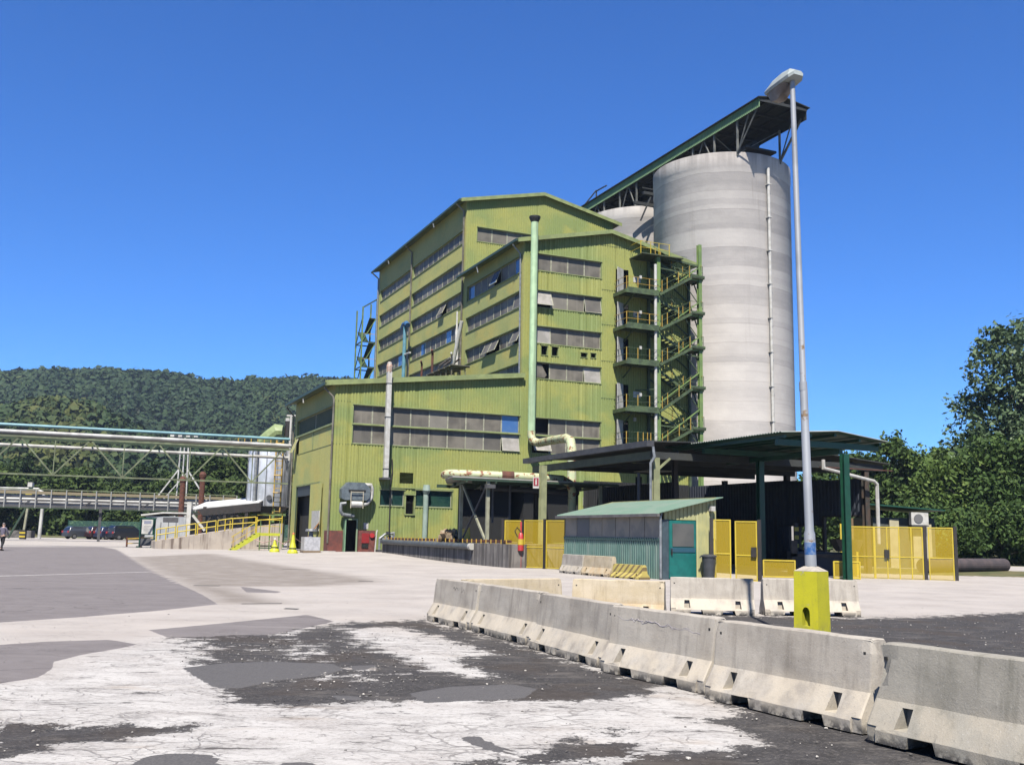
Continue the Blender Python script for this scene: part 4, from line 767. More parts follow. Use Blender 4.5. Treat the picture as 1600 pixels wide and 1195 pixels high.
part(lc, 'roof', MB().slab([(2.3, -19.0, 4.85), (12.9, -19.0, 4.8), (12.9, -9.0, 4.85), (5.6, -9.0, 4.95), (3.3, -15.0, 4.9)], .07), mat('canopy_pale', (.5, .5, .45), (.4, .4, .36), s=2, rough=.6))
mb = MB(); mb.box(2.3, 12.9, -19.08, -19.02, 4.7, 4.8)
for b in (-17.2, -14.0, -11): mb.bar((4.2, b, 4.72), (13, b, 4.72), .12, .2)
for a in (3.2, 5.0, 7.5, 10, 12): mb.bar((a, -18.9, 4.68), (a+2.2, -10, 4.72), .1, .16)
part(lc, 'roof_beam', mb, DKTRIM)
CRM = mat('cream_steel', (.42, .42, .30), (.32, .32, .22), s=3, rough=.6)
for a, b in ((3.95, -16.1), (4.5, -18.9), (11.8, -18.8)): part(lc, 'post', MB().box(a-.09, a+.09, b-.09, b+.09, 1.2, 4.7), CRM)
part(lc, 'brace', MB().bar((3.98, -16.2, 4.6), (4.47, -18.8, 1.3), .11), CRM); part(lc, 'brace', MB().bar((4.47, -18.8, 4.5), (3.98, -16.2, 1.3), .08), GREY)
part(lc, 'lamp_box', MB().box(4.25, 4.8, -19.3, -19.0, 4.3, 4.52), GREY)
for k_, a in enumerate((5.6, 6.7)): part(lc, 'hanging_pipe', MB().tube([(a, -17, 4.7), (a, -17, 2.4)], .07, 8), GREY)
part(lc, 'hanging_pipe', MB().tube([(5.0, -16.5, 4.45), (11.5, -16.5, 4.35)], .16, 8), GREY)
fp = F('flaking_green_pipe', 'pale green pipe with flaking rust laid along the canopy front then dropping down', 'pipe', (6, -19, 3))
part(fp, 'pipe', MB().tube([(3.0, -15.7, 5.16), (2.97, -16.25, 5.19), (3.3, -16.6, 5.2), (8.0, -17.85, 5.12), (9.8, -17.65, 5.08), (10.4, -17.5, 4.85), (10.62, -17.4, 4.4), (10.62, -17.34, 1.2)], .24, 14), PIPEO, True)
for a, b, r__ in ((6.6, -20.2, .27),): part(fp, 'flange', MB().tube([(6.0, -17.32, 5.155), (6.7, -17.5, 5.145)], .28, 12), RUST)
for i, (a, z, lb) in enumerate(((20.8, 4.5, 'white air conditioner on the green wall right of the vertical flaking pipe'), (23.0, 4.6, 'white air conditioner on the green wall above the shed roof'))):
    ac = F('wall_air_conditioner', lb, 'air conditioner', (a, -.3, z), group='air conditioners on the green wall')
    part(ac, 'case', MB().box(a-.42, a+.42, -.4, -.05, z-.32, z+.32), WHITE); part(ac, 'fan_grille', MB().tube([(a-.1, -.405, z), (a-.1, -.42, z)], .23, 16), mat('grille_grey', (.18, .18, .18), rough=.6)); part(ac, 'bracket', MB().box(a-.4, a+.4, -.4, -.02, z-.38, z-.33), GREY)

# ================================================================ BIG CANOPIES
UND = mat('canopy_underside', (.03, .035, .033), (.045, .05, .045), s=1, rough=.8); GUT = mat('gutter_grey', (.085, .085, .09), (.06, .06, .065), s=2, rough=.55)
c1_ = F('steel_canopy', 'big dark steel canopy with a broad grey gutter facing the camera-left side', 'canopy', (15, -22, 0))
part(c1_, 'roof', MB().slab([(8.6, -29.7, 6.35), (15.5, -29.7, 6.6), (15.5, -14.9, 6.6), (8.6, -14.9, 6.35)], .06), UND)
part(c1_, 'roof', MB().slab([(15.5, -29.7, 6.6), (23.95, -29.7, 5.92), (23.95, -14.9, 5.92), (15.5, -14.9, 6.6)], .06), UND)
mb = MB(); mb.box(8.45, 8.85, -29.75, -14.85, 6.12, 6.42); part(c1_, 'gutter', mb, GUT)
mb = MB(); mb.box(19.0, 24.0, -29.82, -29.74, 5.55, 5.60); part(c1_, 'fascia', mb, RUST)
mb = MB(); mb.box(8.9, 23.6, -29.5, -29.3, 5.55, 5.9); part(c1_, 'beam', mb, UND)
mb = MB(); mb.box(8.95, 9.2, -29.3, -15.2, 5.55, 5.95); part(c1_, 'beam', mb, mat('beam_olive', (.13, .15, .08), (.1, .11, .06), s=2, rough=.6))
for b in (-26, -22, -18): part(c1_, 'beam', MB().box(9.2, 23.6, b-.1, b+.1, 5.6, 5.9), UND)
mb = MB()
for a in np.arange(10.5, 23, 1.6): mb.box(a-.05, a+.05, -29.3, -15.2, 5.92, 6.02)
part(c1_, 'purlins', mb, UND)
def hcol(t, a, b, z1, m, w_=.15, z0=0): mb = MB(); mb.box(a-w_, a+w_, b-w_, b-w_+.03, z0, z1).box(a-w_, a+w_, b+w_-.03, b+w_, z0, z1).box(a-.02, a+.02, b-w_+.03, b+w_-.03, z0, z1); return part(t, 'post', mb, m)
hcol(c1_, 9.05, -29.5, 5.6, mat('column_cream', (.36, .38, .2), (.28, .3, .16), s=2, rough=.6), .17); hcol(c1_, 7.0, -20.9, 5.6, MATS['column_cream'], .17)
part(c1_, 'knee_brace', MB().bar((9.05, -29.5, 4.9), (9.9, -29.5, 5.6), .1), MATS['column_cream'])
for a, b in ((16.5, -15.3), (23.2, -15.3), (22.8, -22.3), (9.1, -15.6)): hcol(c1_, a, b, 5.6, mat('column_dark', (.035, .03, .025), (.05, .035, .025), s=3, rough=.7))
hcol(c1_, 22.5, -29.3, 5.6, mat('column_brown', (.09, .06, .04), (.05, .045, .035), s=3, rough=.7))
part(c1_, 'downpipe', MB().tube([(8.7, -29.9, 6.1), (8.72, -29.9, 5.85), (9.0, -30.0, 5.55), (9.05-.35, -29.95, 5.4), (8.7, -29.95, .3)][:2]+[(8.75, -29.95, 5.6), (8.62, -29.8, 5.3), (8.62, -29.8, .2)], .07, 8), GALV, True)
part(c1_, 'downpipe', MB().tube([(19.1, -29.95, 5.95), (19.1, -29.95, 5.5), (22.55, -29.9, 4.95), (22.8, -29.85, 4.8), (22.8, -29.85, 1.6)], .1, 10), WHITE, True)
part(c1_, 'downpipe', MB().tube([(9.6, -27.0, 5.0), (9.6, -27.0, 2.0)], .08, 8), GREY)
part(c1_, 'skylight', MB().box(13.1, 14.6, -22.5, -20.5, 5.5, 5.54), mat('translucent_sheet', (.5, .5, .42), rough=.5))
# side wall of the canopy bay with openings under it
NV = mat('navy_sheet', (.035, .045, .065), (.025, .032, .05), s=2, rough=.6)
bw = F('sheet_wall', 'dark blue-grey sheet wall closing the right side of the canopy bay', 'wall', (22.5, -22, 0))
mb = MB(); mb.corr('b', 22.55, -22.7, -12, 0, 5.3, -1, .3, .05).corr('b', 22.55, -23.6, -22.7, 2.6, 5.25, -1, .3, .05).corr('b', 22.55, -25.8, -23.6, 2.6, 5.2, -1, .3, .05).corr('b', 22.55, -29.3, -25.8, 3.15, 5.15, -1, .3, .05); part(bw, 'sheet', mb, NV)
mb = MB().corr('b', 22.55, -25.8, -21.5, .0, 1.2, -1, .3, .05); part(bw, 'low_sheet', mb, NV)
mb = MB()
for b in (-21.5, -23.6, -25.8, -27.6): mb.box(22.5, 22.68, b-.09, b+.09, 0, 3.1)
mb.box(22.5, 22.66, -29.3, -25.8, 3.05, 3.15).box(22.5, 22.66, -25.8, -21.5, 2.55, 2.63); part(bw, 'frame', mb, MATS['column_dark'])
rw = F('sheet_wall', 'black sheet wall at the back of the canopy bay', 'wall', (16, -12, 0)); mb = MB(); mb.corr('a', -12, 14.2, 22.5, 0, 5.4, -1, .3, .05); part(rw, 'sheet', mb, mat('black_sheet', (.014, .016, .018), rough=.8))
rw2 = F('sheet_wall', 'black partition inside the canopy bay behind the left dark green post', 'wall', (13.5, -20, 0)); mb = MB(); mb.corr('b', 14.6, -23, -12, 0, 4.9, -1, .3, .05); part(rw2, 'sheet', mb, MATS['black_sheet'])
# front green canopy
c2_ = F('corrugated_canopy', 'smaller corrugated canopy on dark green posts in front of the big one', 'canopy', (14, -33, 0))
def wavy(mb, p0, p1, q0, q1, n, amp):
    vs = []; p0, p1, q0, q1 = map(Vector, (p0, p1, q0, q1))
    for i in range(n+1):
        f_ = i/n; o = Vector((0, 0, amp*(1 if i % 2 else 0))); vs += [p0.lerp(p1, f_)+o, q0.lerp(q1, f_)+o]
    return mb.add(vs, [(2*i, 2*i+2, 2*i+3, 2*i+1) for i in range(n)])
CT = mat('canopy_sheet_pale', (.42, .45, .40), (.34, .37, .33), s=2, rough=.55)
part(c2_, 'roof', wavy(MB(), (11.0, -36.8, 6.36), (11.0, -27.2, 6.36), (14.2, -36.8, 6.58), (14.2, -27.2, 6.58), 96, .05), CT); part(c2_, 'roof', wavy(MB(), (14.2, -36.8, 6.58), (14.2, -27.2, 6.58), (17.1, -36.8, 6.25), (17.1, -27.2, 6.25), 96, .05), CT)
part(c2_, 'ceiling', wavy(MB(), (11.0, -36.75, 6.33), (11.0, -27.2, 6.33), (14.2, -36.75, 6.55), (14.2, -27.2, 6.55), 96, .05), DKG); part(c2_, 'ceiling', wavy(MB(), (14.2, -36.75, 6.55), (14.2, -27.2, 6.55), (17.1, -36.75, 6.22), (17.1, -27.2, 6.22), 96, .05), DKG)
mb = MB()
for a, z in ((11.4, 6.3), (12.8, 6.4), (14.2, 6.5), (15.6, 6.34), (16.8, 6.2)): mb.box(a-.06, a+.06, -36.55, -27.4, z-.14, z)
part(c2_, 'purlins', mb, DKG)
for b in (-36.2, -30.5): part(c2_, 'beam', MB().box(11.2, 16.9, b-.12, b+.12, 5.85, 6.12), DKG)
part(c2_, 'beam', MB().box(14.7, 14.9, -36.2, -27.5, 5.62, 5.84), DKG)
hcol(c2_, 14.85, -36.35, 5.62, DKG, .15, -.1); hcol(c2_, 14.6, -30.5, 5.62, DKG, .15, -.05); hcol(c2_, 11.4, -27.6, 5.85, MATS['column_dark'], .12)
# ================================================================ CABIN, GATES, SMALL STRUCTURES ON THE RIGHT
CRW = mat('cream_wall', (.62, .56, .36), (.52, .47, .3), s=2, rough=.7)
cb = thing('low_cabin', 'low cream cabin with a dark overhanging roof behind the yellow gate', 'cabin', (25.5, 68, 0))
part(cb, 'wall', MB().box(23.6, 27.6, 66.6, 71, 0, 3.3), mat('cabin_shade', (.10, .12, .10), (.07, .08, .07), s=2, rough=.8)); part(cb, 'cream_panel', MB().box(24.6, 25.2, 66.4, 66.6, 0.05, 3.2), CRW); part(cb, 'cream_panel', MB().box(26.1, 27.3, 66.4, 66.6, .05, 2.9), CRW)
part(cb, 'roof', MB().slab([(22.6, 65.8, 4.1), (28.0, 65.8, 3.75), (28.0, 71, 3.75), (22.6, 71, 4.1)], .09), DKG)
ac = thing('wall_air_conditioner', 'white air conditioner with round fan hung on the cabin corner above the yellow gate', 'air conditioner', (26.3, 65.9, 3))
part(ac, 'case', MB().box(25.85, 26.95, 65.95, 66.38, 2.85, 3.65), WHITE); part(ac, 'fan_grille', MB().tube([(26.3, 65.94, 3.25), (26.3, 65.91, 3.25)], .29, 18), MATS['grille_grey']); part(ac, 'bracket', MB().box(25.85, 26.95, 65.95, 66.4, 2.76, 2.83), GREY)
solo('steel_pipe', 'thick rusty grey pipe lying on the ground right of the yellow gate', 'pipe', MB().tube([(23.5, 58.5, .42), (25.6, 60.3, .42), (31.0, 64.6, .42)], .42, 24), mat('pipe_brown', (.11, .08, .075), (.07, .055, .055), s=2, rough=.8), (27, 61.5, 0), sm=False)
# yellow mesh panels
def meshmat(name, c, open_, sc):
    m, k, p = new(name); v = k.pos(); p.inputs['Base Color'].default_value = (*lin(c), 1); p.inputs['Roughness'].default_value = .5
    sx = k.n('ShaderNodeSeparateXYZ'); k.L.new(v, sx.inputs[0]); h = k.math('ADD', sx.outputs[0], sx.outputs[1])
    def stripe(q): return k.math('GREATER_THAN', k.math('FRACT', k.math('MULTIPLY', q, sc)), open_)
    f_ = k.math('MAXIMUM', stripe(h), stripe(sx.outputs[2])); tr_ = k.n('ShaderNodeBsdfTransparent'); mx = k.n('ShaderNodeMixShader')
    mx.inputs[0].default_value = 1-open_*open_ if sc > 50 else .5; (k.L.new(f_, mx.inputs[0]) if sc <= 50 else None); k.L.new(tr_.outputs[0], mx.inputs[1]); k.L.new(p.outputs[0], mx.inputs[2])
    o = [q for q in k.t.nodes if q.type == 'OUTPUT_MATERIAL'][0]; k.L.new(mx.outputs[0], o.inputs[0]); return m
YM = meshmat('yellow_wire_mesh', (.80, .56, .01), .72, 67); BLK = mat('black_post', (.02, .018, .015), (.035, .025, .02), s=4, rough=.6)
def panel(name, label, p0, p1, z0, z1, cat='gate', group=None, post0=False, post1=False, mid=.42, mids=0, lock=False):
    x0, y0 = p0; x1, y1 = p1; L = math.hypot(x1-x0, y1-y0); an = math.atan2(y1-y0, x1-x0); t = thing(name, label, cat, (x0, y0, 0), 'w', an, group); ox, oy = x0, y0
    fr = MB(); w_ = .05
    for a in [0, L-w_]+[L*(i+1)/(mids+1) for i in range(mids)]: fr.box(ox+a, ox+a+w_, oy-.02, oy+.02, z0, z1)
    for z in (z0, z0+(z1-z0)*mid, z1-w_): fr.box(ox, ox+L, oy-.021, oy+.021, z, z+w_)
    part(t, 'frame', fr, YEL); part(t, 'wire_mesh', MB().quad((ox+.02, oy, z0+.02), (ox+L-.02, oy, z0+.02), (ox+L-.02, oy, z1-.02), (ox+.02, oy, z1-.02)), YM)
    for f_, a in ((post0, -.09), (post1, L+.09)):
        if f_: part(t, 'post', MB().box(ox+a-.07, ox+a+.07, oy-.07, oy+.07, -.05, z1+.06), BLK)
    if lock: part(t, 'lock', MB().box(ox+lock-.12, ox+lock+.1, oy-.1, oy+.06, z0+1.0, z0+1.4), BLK)
    return t
def wpt(a, b): v = sw(a, b); return (v[0], v[1])
g3 = 'yellow mesh panels left of the shed'
P_ = [(-.02, 56.9), (1.95, 55.5), (3.35, 54.4)]
panel('mesh_screen', 'leftmost yellow mesh panel beside the dock, left of the fire extinguisher', (-.24, 55.0), (.67, 54.6), .03, 2.48, 'screen', g3, post0=True)
panel('mesh_screen', 'middle yellow mesh panel right of the fire extinguisher', (.80, 54.4), (1.80, 53.7), .03, 2.5, 'screen', g3, post0=True)
panel('mesh_screen', 'yellow mesh panel half hidden by grey barriers beside the shed', (1.93, 53.5), (2.98, 52.6), .03, 2.5, 'screen', g3, post0=True, post1=True)
fe = thing('fire_extinguisher', 'red fire extinguisher trolley with yellow label standing between yellow mesh panels', 'extinguisher', (.62, 54.1, 0))
part(fe, 'cylinder', MB().tube([(0.62, 54.1, .9), (0.62, 54.1, 1.4), (0.62, 54.1, 1.75), (0.62, 54.1, 1.85)], [.16, .16, .12, .05], 12), MATS['red_bright'], True); part(fe, 'label_band', MB().tube([(0.62, 54.1, 1.2), (0.62, 54.1, 1.5)], .168, 12), YEL, True)
part(fe, 'stand', MB().bar((0.62, 54.2, 0), (0.62, 54.2, 2.4), .08), MATS['red_bright']); part(fe, 'hose', MB().tube([(0.62, 54.05, 1.85), (.42, 54.0, 2.1), (.3, 54.0, 1.9), (.45, 54.0, 1.6)], .03, 6), BLK)
fsg = solo('fire_sign', 'small white and red fire extinguisher sign fixed high on the canopy post', 'sign', MB().box(1.28, 1.62, 57.0, 57.04, 4.3, 4.92), WHITE, (1.4, 57, 4.3)); 
part(fsg, 'red_field', MB().box(1.31, 1.59, 56.985, 57.0, 4.44, 4.88), mat('sign_red', (.35, .02, .03), rough=.5)); part(fsg, 'extinguisher_symbol', MB().box(1.41, 1.49, 56.975, 56.985, 4.5, 4.75).box(1.42, 1.48, 56.975, 56.985, 4.76, 4.82), WHITE)
panel('mesh_gate_leaf', 'narrow yellow mesh gate leaf right next to the cream end of the shed', (8.55, 43.0), (9.25, 42.9), .03, 2.5, 'gate', 'yellow gate leaves by the shed', post0=True)
panel('mesh_gate_leaf', 'yellow mesh gate leaf with a lock, second right of the shed', (9.42, 42.9), (10.25, 42.5), -.02, 2.45, 'gate', 'yellow gate leaves by the shed', post1=True, lock=.8)
panel('mesh_fence', 'yellow mesh panel left of the locked double gate behind the dark green post', (16.1, 48.7), (17.25, 48.6), -.05, 2.42, 'gate', 'yellow fence at the right', post0=True)
panel('double_mesh_gate', 'wide yellow double mesh gate with a black lock between dark posts', (17.25, 48.6), (19.35, 48.1), -.05, 2.42, 'gate', 'yellow fence at the right', post1=True, mids=3, lock=.55)
panel('mesh_fence', 'rightmost yellow mesh panel beside the thick rusty pipe', (19.55, 48.0), (20.6, 47.7), -.05, 2.42, 'gate', 'yellow fence at the right', post1=True)
def lowrail(label, p0, p1):
    (x0, y0), (x1, y1) = p0, p1; t = thing('low_yellow_barrier', label, 'barrier', (x0, y0, 0), group='low yellow mesh guards in the canopy')
    mb = MB()
    for z in (.05, .78): mb.bar((x0, y0, z), (x1, y1, z), .06)
    mb.bar((x0, y0, 0), (x0, y0, .8), .06).bar((x1, y1, 0), (x1, y1, .8), .06); part(t, 'frame', mb, YEL); part(t, 'wire_mesh', MB().quad((x0, y0, .05), (x1, y1, .05), (x1, y1, .78), (x0, y0, .78)), YM)
lowrail('low yellow mesh guard left of the yellow lamp base', (11.6, 47), (13.0, 46.9)); lowrail('low yellow mesh guard right of the yellow lamp base', (14.8, 47), (15.95, 46.9))
mc = thing('workshop_machine', 'brown machine bench standing in the dark under the canopy', 'machine', (15.8, 52, 0)); MBR = mat('machine_brown', (.09, .07, .055), (.14, .11, .08), s=6, rough=.7)
part(mc, 'bench', MB().box(14.2, 17.2, 51.6, 52.6, .0, 1.15), mat('machine_blue', (.04, .055, .09), (.03, .04, .06), s=3, rough=.5)); part(mc, 'frame', MB().box(14.1, 14.4, 51.4, 51.6, 0, 1.7).box(16.9, 17.3, 51.3, 51.6, 0, 1.6).box(14.1, 17.3, 51.4, 51.58, .9, 1.05), MBR)
part(mc, 'hopper', MB().add([(16.5, 51.2, 1.2), (17.4, 51.2, 1.2), (17.4, 52, 1.2), (16.5, 52, 1.2), (16.2, 51, 1.8), (17.6, 51, 1.8), (17.6, 52.2, 1.8), (16.2, 52.2, 1.8)], [(0, 1, 5, 4), (1, 2, 6, 5), (2, 3, 7, 6), (3, 0, 4, 7), (0, 3, 2, 1)]), MBR)
ms = solo('marker_post', 'black and yellow striped upright post in the left opening of the canopy wall', 'post', MB().box(14.72, 14.92, 53.0, 53.2, 0, 2.6), BLK, (14.8, 53, 0)); mb = MB()
for i in range(5): mb.box(14.71, 14.93, 52.985, 53.0, .5+i*.42, .7+i*.42)
part(ms, 'stripe', mb, YEL)
yf = thing('yellow_frame_rack', 'upright yellow frame with brown boards seen through the right opening', 'rack', (17.5, 53, 0)); part(yf, 'frame', MB().bar((17.1, 53, 0), (17.1, 53, 2.6), .09).bar((17.9, 53, 0), (17.9, 53, 1.7), .12).bar((17.1, 53, 1.4), (17.9, 53, 1.4), .07), YEL); part(yf, 'board', MB().box(17.3, 17.8, 53.1, 53.15, 1.6, 2.9), mat('brown_board', (.2, .13, .06), rough=.8))
# ---------------- shed
sh_ = F('green_shed', 'small lean-to shed with green corrugated roof, grey window band and teal door', 'shed', (6.5, -32, 0))
TEAL = mat('teal_corrugated', (.13, .25, .21), (.17, .30, .255), s=2, rough=.6, streak=(.26, .36, .31)); CRC = mat('cream_corrugated', (.60, .58, .26), (.50, .50, .24), s=1.5, rough=.6)
a0, a1, b0, b1 = 5.24, 7.95, -36.2, -27.2; zr = lambda a: 2.72+.27*(a-a0)
part(sh_, 'lower_wall', MB().corr('b', a0, b0, b1, -.05, 1.55, -1, .19, .04), TEAL); part(sh_, 'sill_flashing', MB().corr('b', a0-.01, b0, b1, 1.55, 1.68, -1, .19, .07), mat('teal_dark', (.04, .09, .09), rough=.5))
for i in range(7): q0 = b0+.1+i*1.26; w_ = MB(); part(sh_, 'window_panel', MB().box(a0, a0+.03, q0, q0+1.22, 1.7, 2.62), mat('shed_pane', (.48, .42, .33), (.34, .31, .26), s=1.2, rough=.45) if i != 5 else mat('shed_pane_dark', (.16, .17, .19), rough=.4))
part(sh_, 'window_frame', MB().box(a0-.02, a0+.05, b0, b1, 1.64, 1.70).box(a0-.02, a0+.05, b0, b1, 2.62, 2.7), GALV)
mb = MB(); mb.corr('a', b0, 6.95, a1, -.05, zr, -1, .19, .035).corr('a', b0, a0+.12, 6.95, 2.45, zr, -1, .19, .035); part(sh_, 'end_wall', mb, CRC)
mb = MB(); mb.quad((a1, b0, 0), (a1, b1, 0), (a1, b1, zr(a1)), (a1, b0, zr(a1))).quad((a0, b1, 0), (a1, b1, 0), (a1, b1, zr(a1)), (a0, b1, zr(a0))); part(sh_, 'wall', mb, CRC)
part(sh_, 'roof', wavy(MB(), (a0-.28, b0-.3, 2.68), (a1+.2, b0-.3, 3.42), (a0-.28, b1+.3, 2.68), (a1+.2, b1+.3, 3.42), 100, .045), mat('green_corrugated_roof', (.27, .42, .30), (.33, .44, .33), s=1.2, rough=.65, spot=(.2, .25, .2), spot_s=3))
part(sh_, 'gutter', MB().box(a0-.38, a0-.26, b0-.3, b1+.3, 2.56, 2.68), mat('shed_gutter', (.20, .19, .18), (.14, .13, .13), s=2, rough=.6)); part(sh_, 'downpipe', MB().tube([(a0-.1, b0-.1, 2.6), (a0-.1, b0-.1, .05)], .055, 8), GALV, True)
dr = part(sh_, 'door', MB().box(a0+.35, 6.9, b0-.05, b0-.005, .05, 2.42), mat('teal_door', (.012, .20, .17), (.01, .16, .14), s=3, rough=.4)); part(dr, 'door_glass', MB().box(a0+.5, 6.78, b0-.075, b0-.05, 1.35, 2.3), mat('smoky_glass', (.16, .155, .14), (.12, .12, .11), s=1, rough=.3)); part(dr, 'rail', MB().box(a0+.4, 6.85, b0-.08, b0-.05, 1.12, 1.3), mat('blue_rail', (.03, .11, .16), rough=.4)); part(dr, 'handle', MB().box(a0+.42, a0+.47, b0-.12, b0-.05, 1.0, 1.25), BLK)
part(sh_, 'door_post', MB().box(a0+.02, a0+.33, b0-.04, b0+.02, .0, 2.45), mat('slate', (.07, .11, .13), (.05, .08, .1), s=3, rough=.6)); part(sh_, 'wall_lamp', MB().box(7.55, 7.75, b0-.25, b0-.05, 2.85, 3.05), WHITE)
bn = thing('litter_bin', 'dark grey wheeled bin standing beside the teal shed door', 'bin', (8.05, 42.4, 0)); BG = mat('bin_grey', (.07, .075, .085), (.05, .055, .06), s=3, rough=.5)
q = wpt(7.22, -36.7); part(bn, 'body', MB().tube([(q[0], q[1], .0), (q[0], q[1], .95)], [.23, .29], 14), BG, True); part(bn, 'lid', MB().tube([(q[0], q[1], .95), (q[0], q[1], 1.0), (q[0], q[1], 1.06)], [.33, .33, .2], 14), BG, True); part(bn, 'handle', MB().bar((q[0]-.3, q[1], 1.0), (q[0]-.38, q[1], .9), .05), BG)

# ================================================================ CONCRETE BARRIERS
def concmat(name, c1, c2, stain, warm):
    m, k, p = new(name); v = k.pos(); tc = k.n('ShaderNodeSeparateXYZ'); k.L.new(v, tc.inputs[0]); z = tc.outputs[2]
    c = k.mix(k.ramp(k.noise(v, 2.2, 6, .65), .32, .68), c1, c2); c = k.mix(k.ramp(k.noise(k.pos((7, 7, .5)), 1., 6, .65), .48, .72, 0, .6), c, stain); c = k.mix(k.ramp(k.noise(v, 1.3, 5), .5, .7, 0, .45), c, stain)
    c = k.mix(k.math('MULTIPLY', k.ramp(z, .46, .30, 0, .6), k.ramp(k.noise(v, 3.5, 5), .35, .6)), c, warm)
    c = k.mix(k.math('MULTIPLY', k.ramp(z, .12, .0), k.ramp(k.noise(v, 9, 4), .4, .55)), c, (.10, .095, .09)); c = k.mix(k.ramp(k.noise(v, 38, 4, .7), .60, .72, 0, .55), c, (.16, .15, .135)); c = k.mix(k.ramp(k.noise(v, 60, 3), .60, .7, 0, .4), c, (.62, .6, .56))
    k.L.new(c, p.inputs['Base Color']); p.inputs['Roughness'].default_value = .92; p.inputs['Specular IOR Level'].default_value = .15
    b = k.n('ShaderNodeBump'); b.inputs['Strength'].default_value = .55; b.inputs['Distance'].default_value = .012; h = k.math('ADD', k.math('MULTIPLY', k.noise(v, 9, 6, .7), .8), k.math('MULTIPLY', k.noise(v, 60, 4, .7), .5)); k.L.new(h, b.inputs['Height']); k.L.new(b.outputs[0], p.inputs['Normal']); return m
CB1 = concmat('barrier_concrete', (.52, .47, .40), (.64, .59, .51), (.30, .265, .225), (.76, .67, .53)); CB2 = concmat('barrier_concrete_warm', (.62, .52, .35), (.72, .62, .46), (.36, .29, .19), (.62, .44, .24)); CB3 = concmat('barrier_concrete_dark', (.40, .375, .32), (.50, .47, .40), (.22, .21, .17), (.56, .50, .40))
BH, BWD = .80, .28
def barrier_proto(L, m, name='proto', chip=0):
    prof = [(-BWD, 0), (-BWD, .10), (-.135, .34), (-.085, BH-.012), (-.075, BH), (.075, BH), (.085, BH-.012), (.135, .34), (BWD, .10), (BWD, 0)]
    mb = MB(); xs = [-L/2+.015]; slots = [(-L/2+.42, -L/2+.72), (L/2-.72, L/2-.42)]; st = [(-L/2, .97, 0), (-L/2+.02, 1, 0)]
    for s0, s1 in slots: st += [(s0, 1, 0), (s0+.03, 1, .095), (s1-.03, 1, .095), (s1, 1, 0)]
    st += [(L/2-.02, 1, 0), (L/2, .97, 0)]; vs = []; n = len(prof)
    for x, k_, lift in st: vs += [(x, y*k_, max(z*(1 if k_ == 1 else .99), lift if i in (0, n-1) else 0)) for i, (y, z) in enumerate(prof)]
    fs = [(i*n+j, i*n+(j+1) % n, (i+1)*n+(j+1) % n, (i+1)*n+j) for i in range(len(st)-1) for j in range(n)]; fs += [tuple(range(n))[::-1], tuple((len(st)-1)*n+j for j in range(n))]; mb.add(vs, fs)
    me = mesh(name, mb, m); bm = bmesh.new(); bm.from_mesh(me); bmesh.ops.recalc_face_normals(bm, faces=bm.faces); bm.to_mesh(me); bm.free()
    o = bpy.data.objects.new(name, me); COL.objects.link(o); cut = MB(); r = random.Random(chip+11)
    for sx in (-1, 1):
        for sy in (-1, 1):
            x = sx*(L/2-.36); cut.add([(x-.07, sy*.10, .13), (x+.07, sy*.10, .13), (x+.07, sy*.31, .13), (x-.07, sy*.31, .13), (x-.055, sy*.10, .30), (x+.055, sy*.10, .30), (x+.055, sy*.31, .30), (x-.055, sy*.31, .30)], [(0, 3, 2, 1), (4, 5, 6, 7), (0, 1, 5, 4), (1, 2, 6, 5), (2, 3, 7, 6), (3, 0, 4, 7)])
            x0, x1 = sorted((sx*(L/2+.02), sx*(L/2-.13))); cut.box(x0, x1, *sorted((sy*.105, sy*.085)), .58, .73) if False else None
            x0, x1 = sorted((sx*(L/2+.05), sx*(L/2-.11))); cut.box(x0, x1, *sorted((sy*.4, sy*.255)), -.05, .13)
    co = bpy.data.objects.new('cut', mesh('cut', cut, m)); COL.objects.link(co); cm = bmesh.new(); cm.from_mesh(co.data); bmesh.ops.recalc_face_normals(cm, faces=cm.faces); cm.to_mesh(co.data); cm.free()
    md = o.modifiers.new('b', 'BOOLEAN'); md.operation = 'DIFFERENCE'; md.object = co; md.solver = 'EXACT'
    bv = o.modifiers.new('v', 'BEVEL'); bv.width = .011; bv.segments = 2; bv.limit_method = 'ANGLE'; bv.angle_limit = math.radians(25)
    bpy.context.view_layer.update(); ev = o.evaluated_get(bpy.context.evaluated_depsgraph_get()); me2 = bpy.data.meshes.new_from_object(ev); me2.materials.clear(); me2.materials.append(m)
    bm = bmesh.new(); bm.from_mesh(me2); bmesh.ops.triangulate(bm, faces=[f_ for f_ in bm.faces if len(f_.verts) > 4])
    for e in range(3):
        es = [q for q in bm.edges if q.calc_length() > .13]; bmesh.ops.subdivide_edges(bm, edges=es, cuts=1, use_grid_fill=True)
    for v_ in bm.verts:
        d = Vector((math.sin(v_.co.x*9+chip)*math.cos(v_.co.z*13), math.sin(v_.co.z*11+chip*2+v_.co.x*5), math.sin(v_.co.x*7+v_.co.y*9)))*.0022; v_.co += d
    # chipped corners
    rc = random.Random(chip*7+3); cs = [(sx*L/2, sy*.08, BH, rc.uniform(.03, .09)) for sx in (-1, 1) for sy in (-1, 1)]+[(rc.uniform(-L/2, L/2), -BWD, .1, rc.uniform(.02, .05)) for _ in range(5)]+[(sx*L/2, -BWD, .05, .07) for sx in (-1, 1)]+[(rc.uniform(-L/2, L/2), -.08, BH, rc.uniform(.015, .03)) for _ in range(5)]
    if chip == 6: cs += [(-L/2, -.06, .66, .17), (-L/2, -.10, .50, .14)]
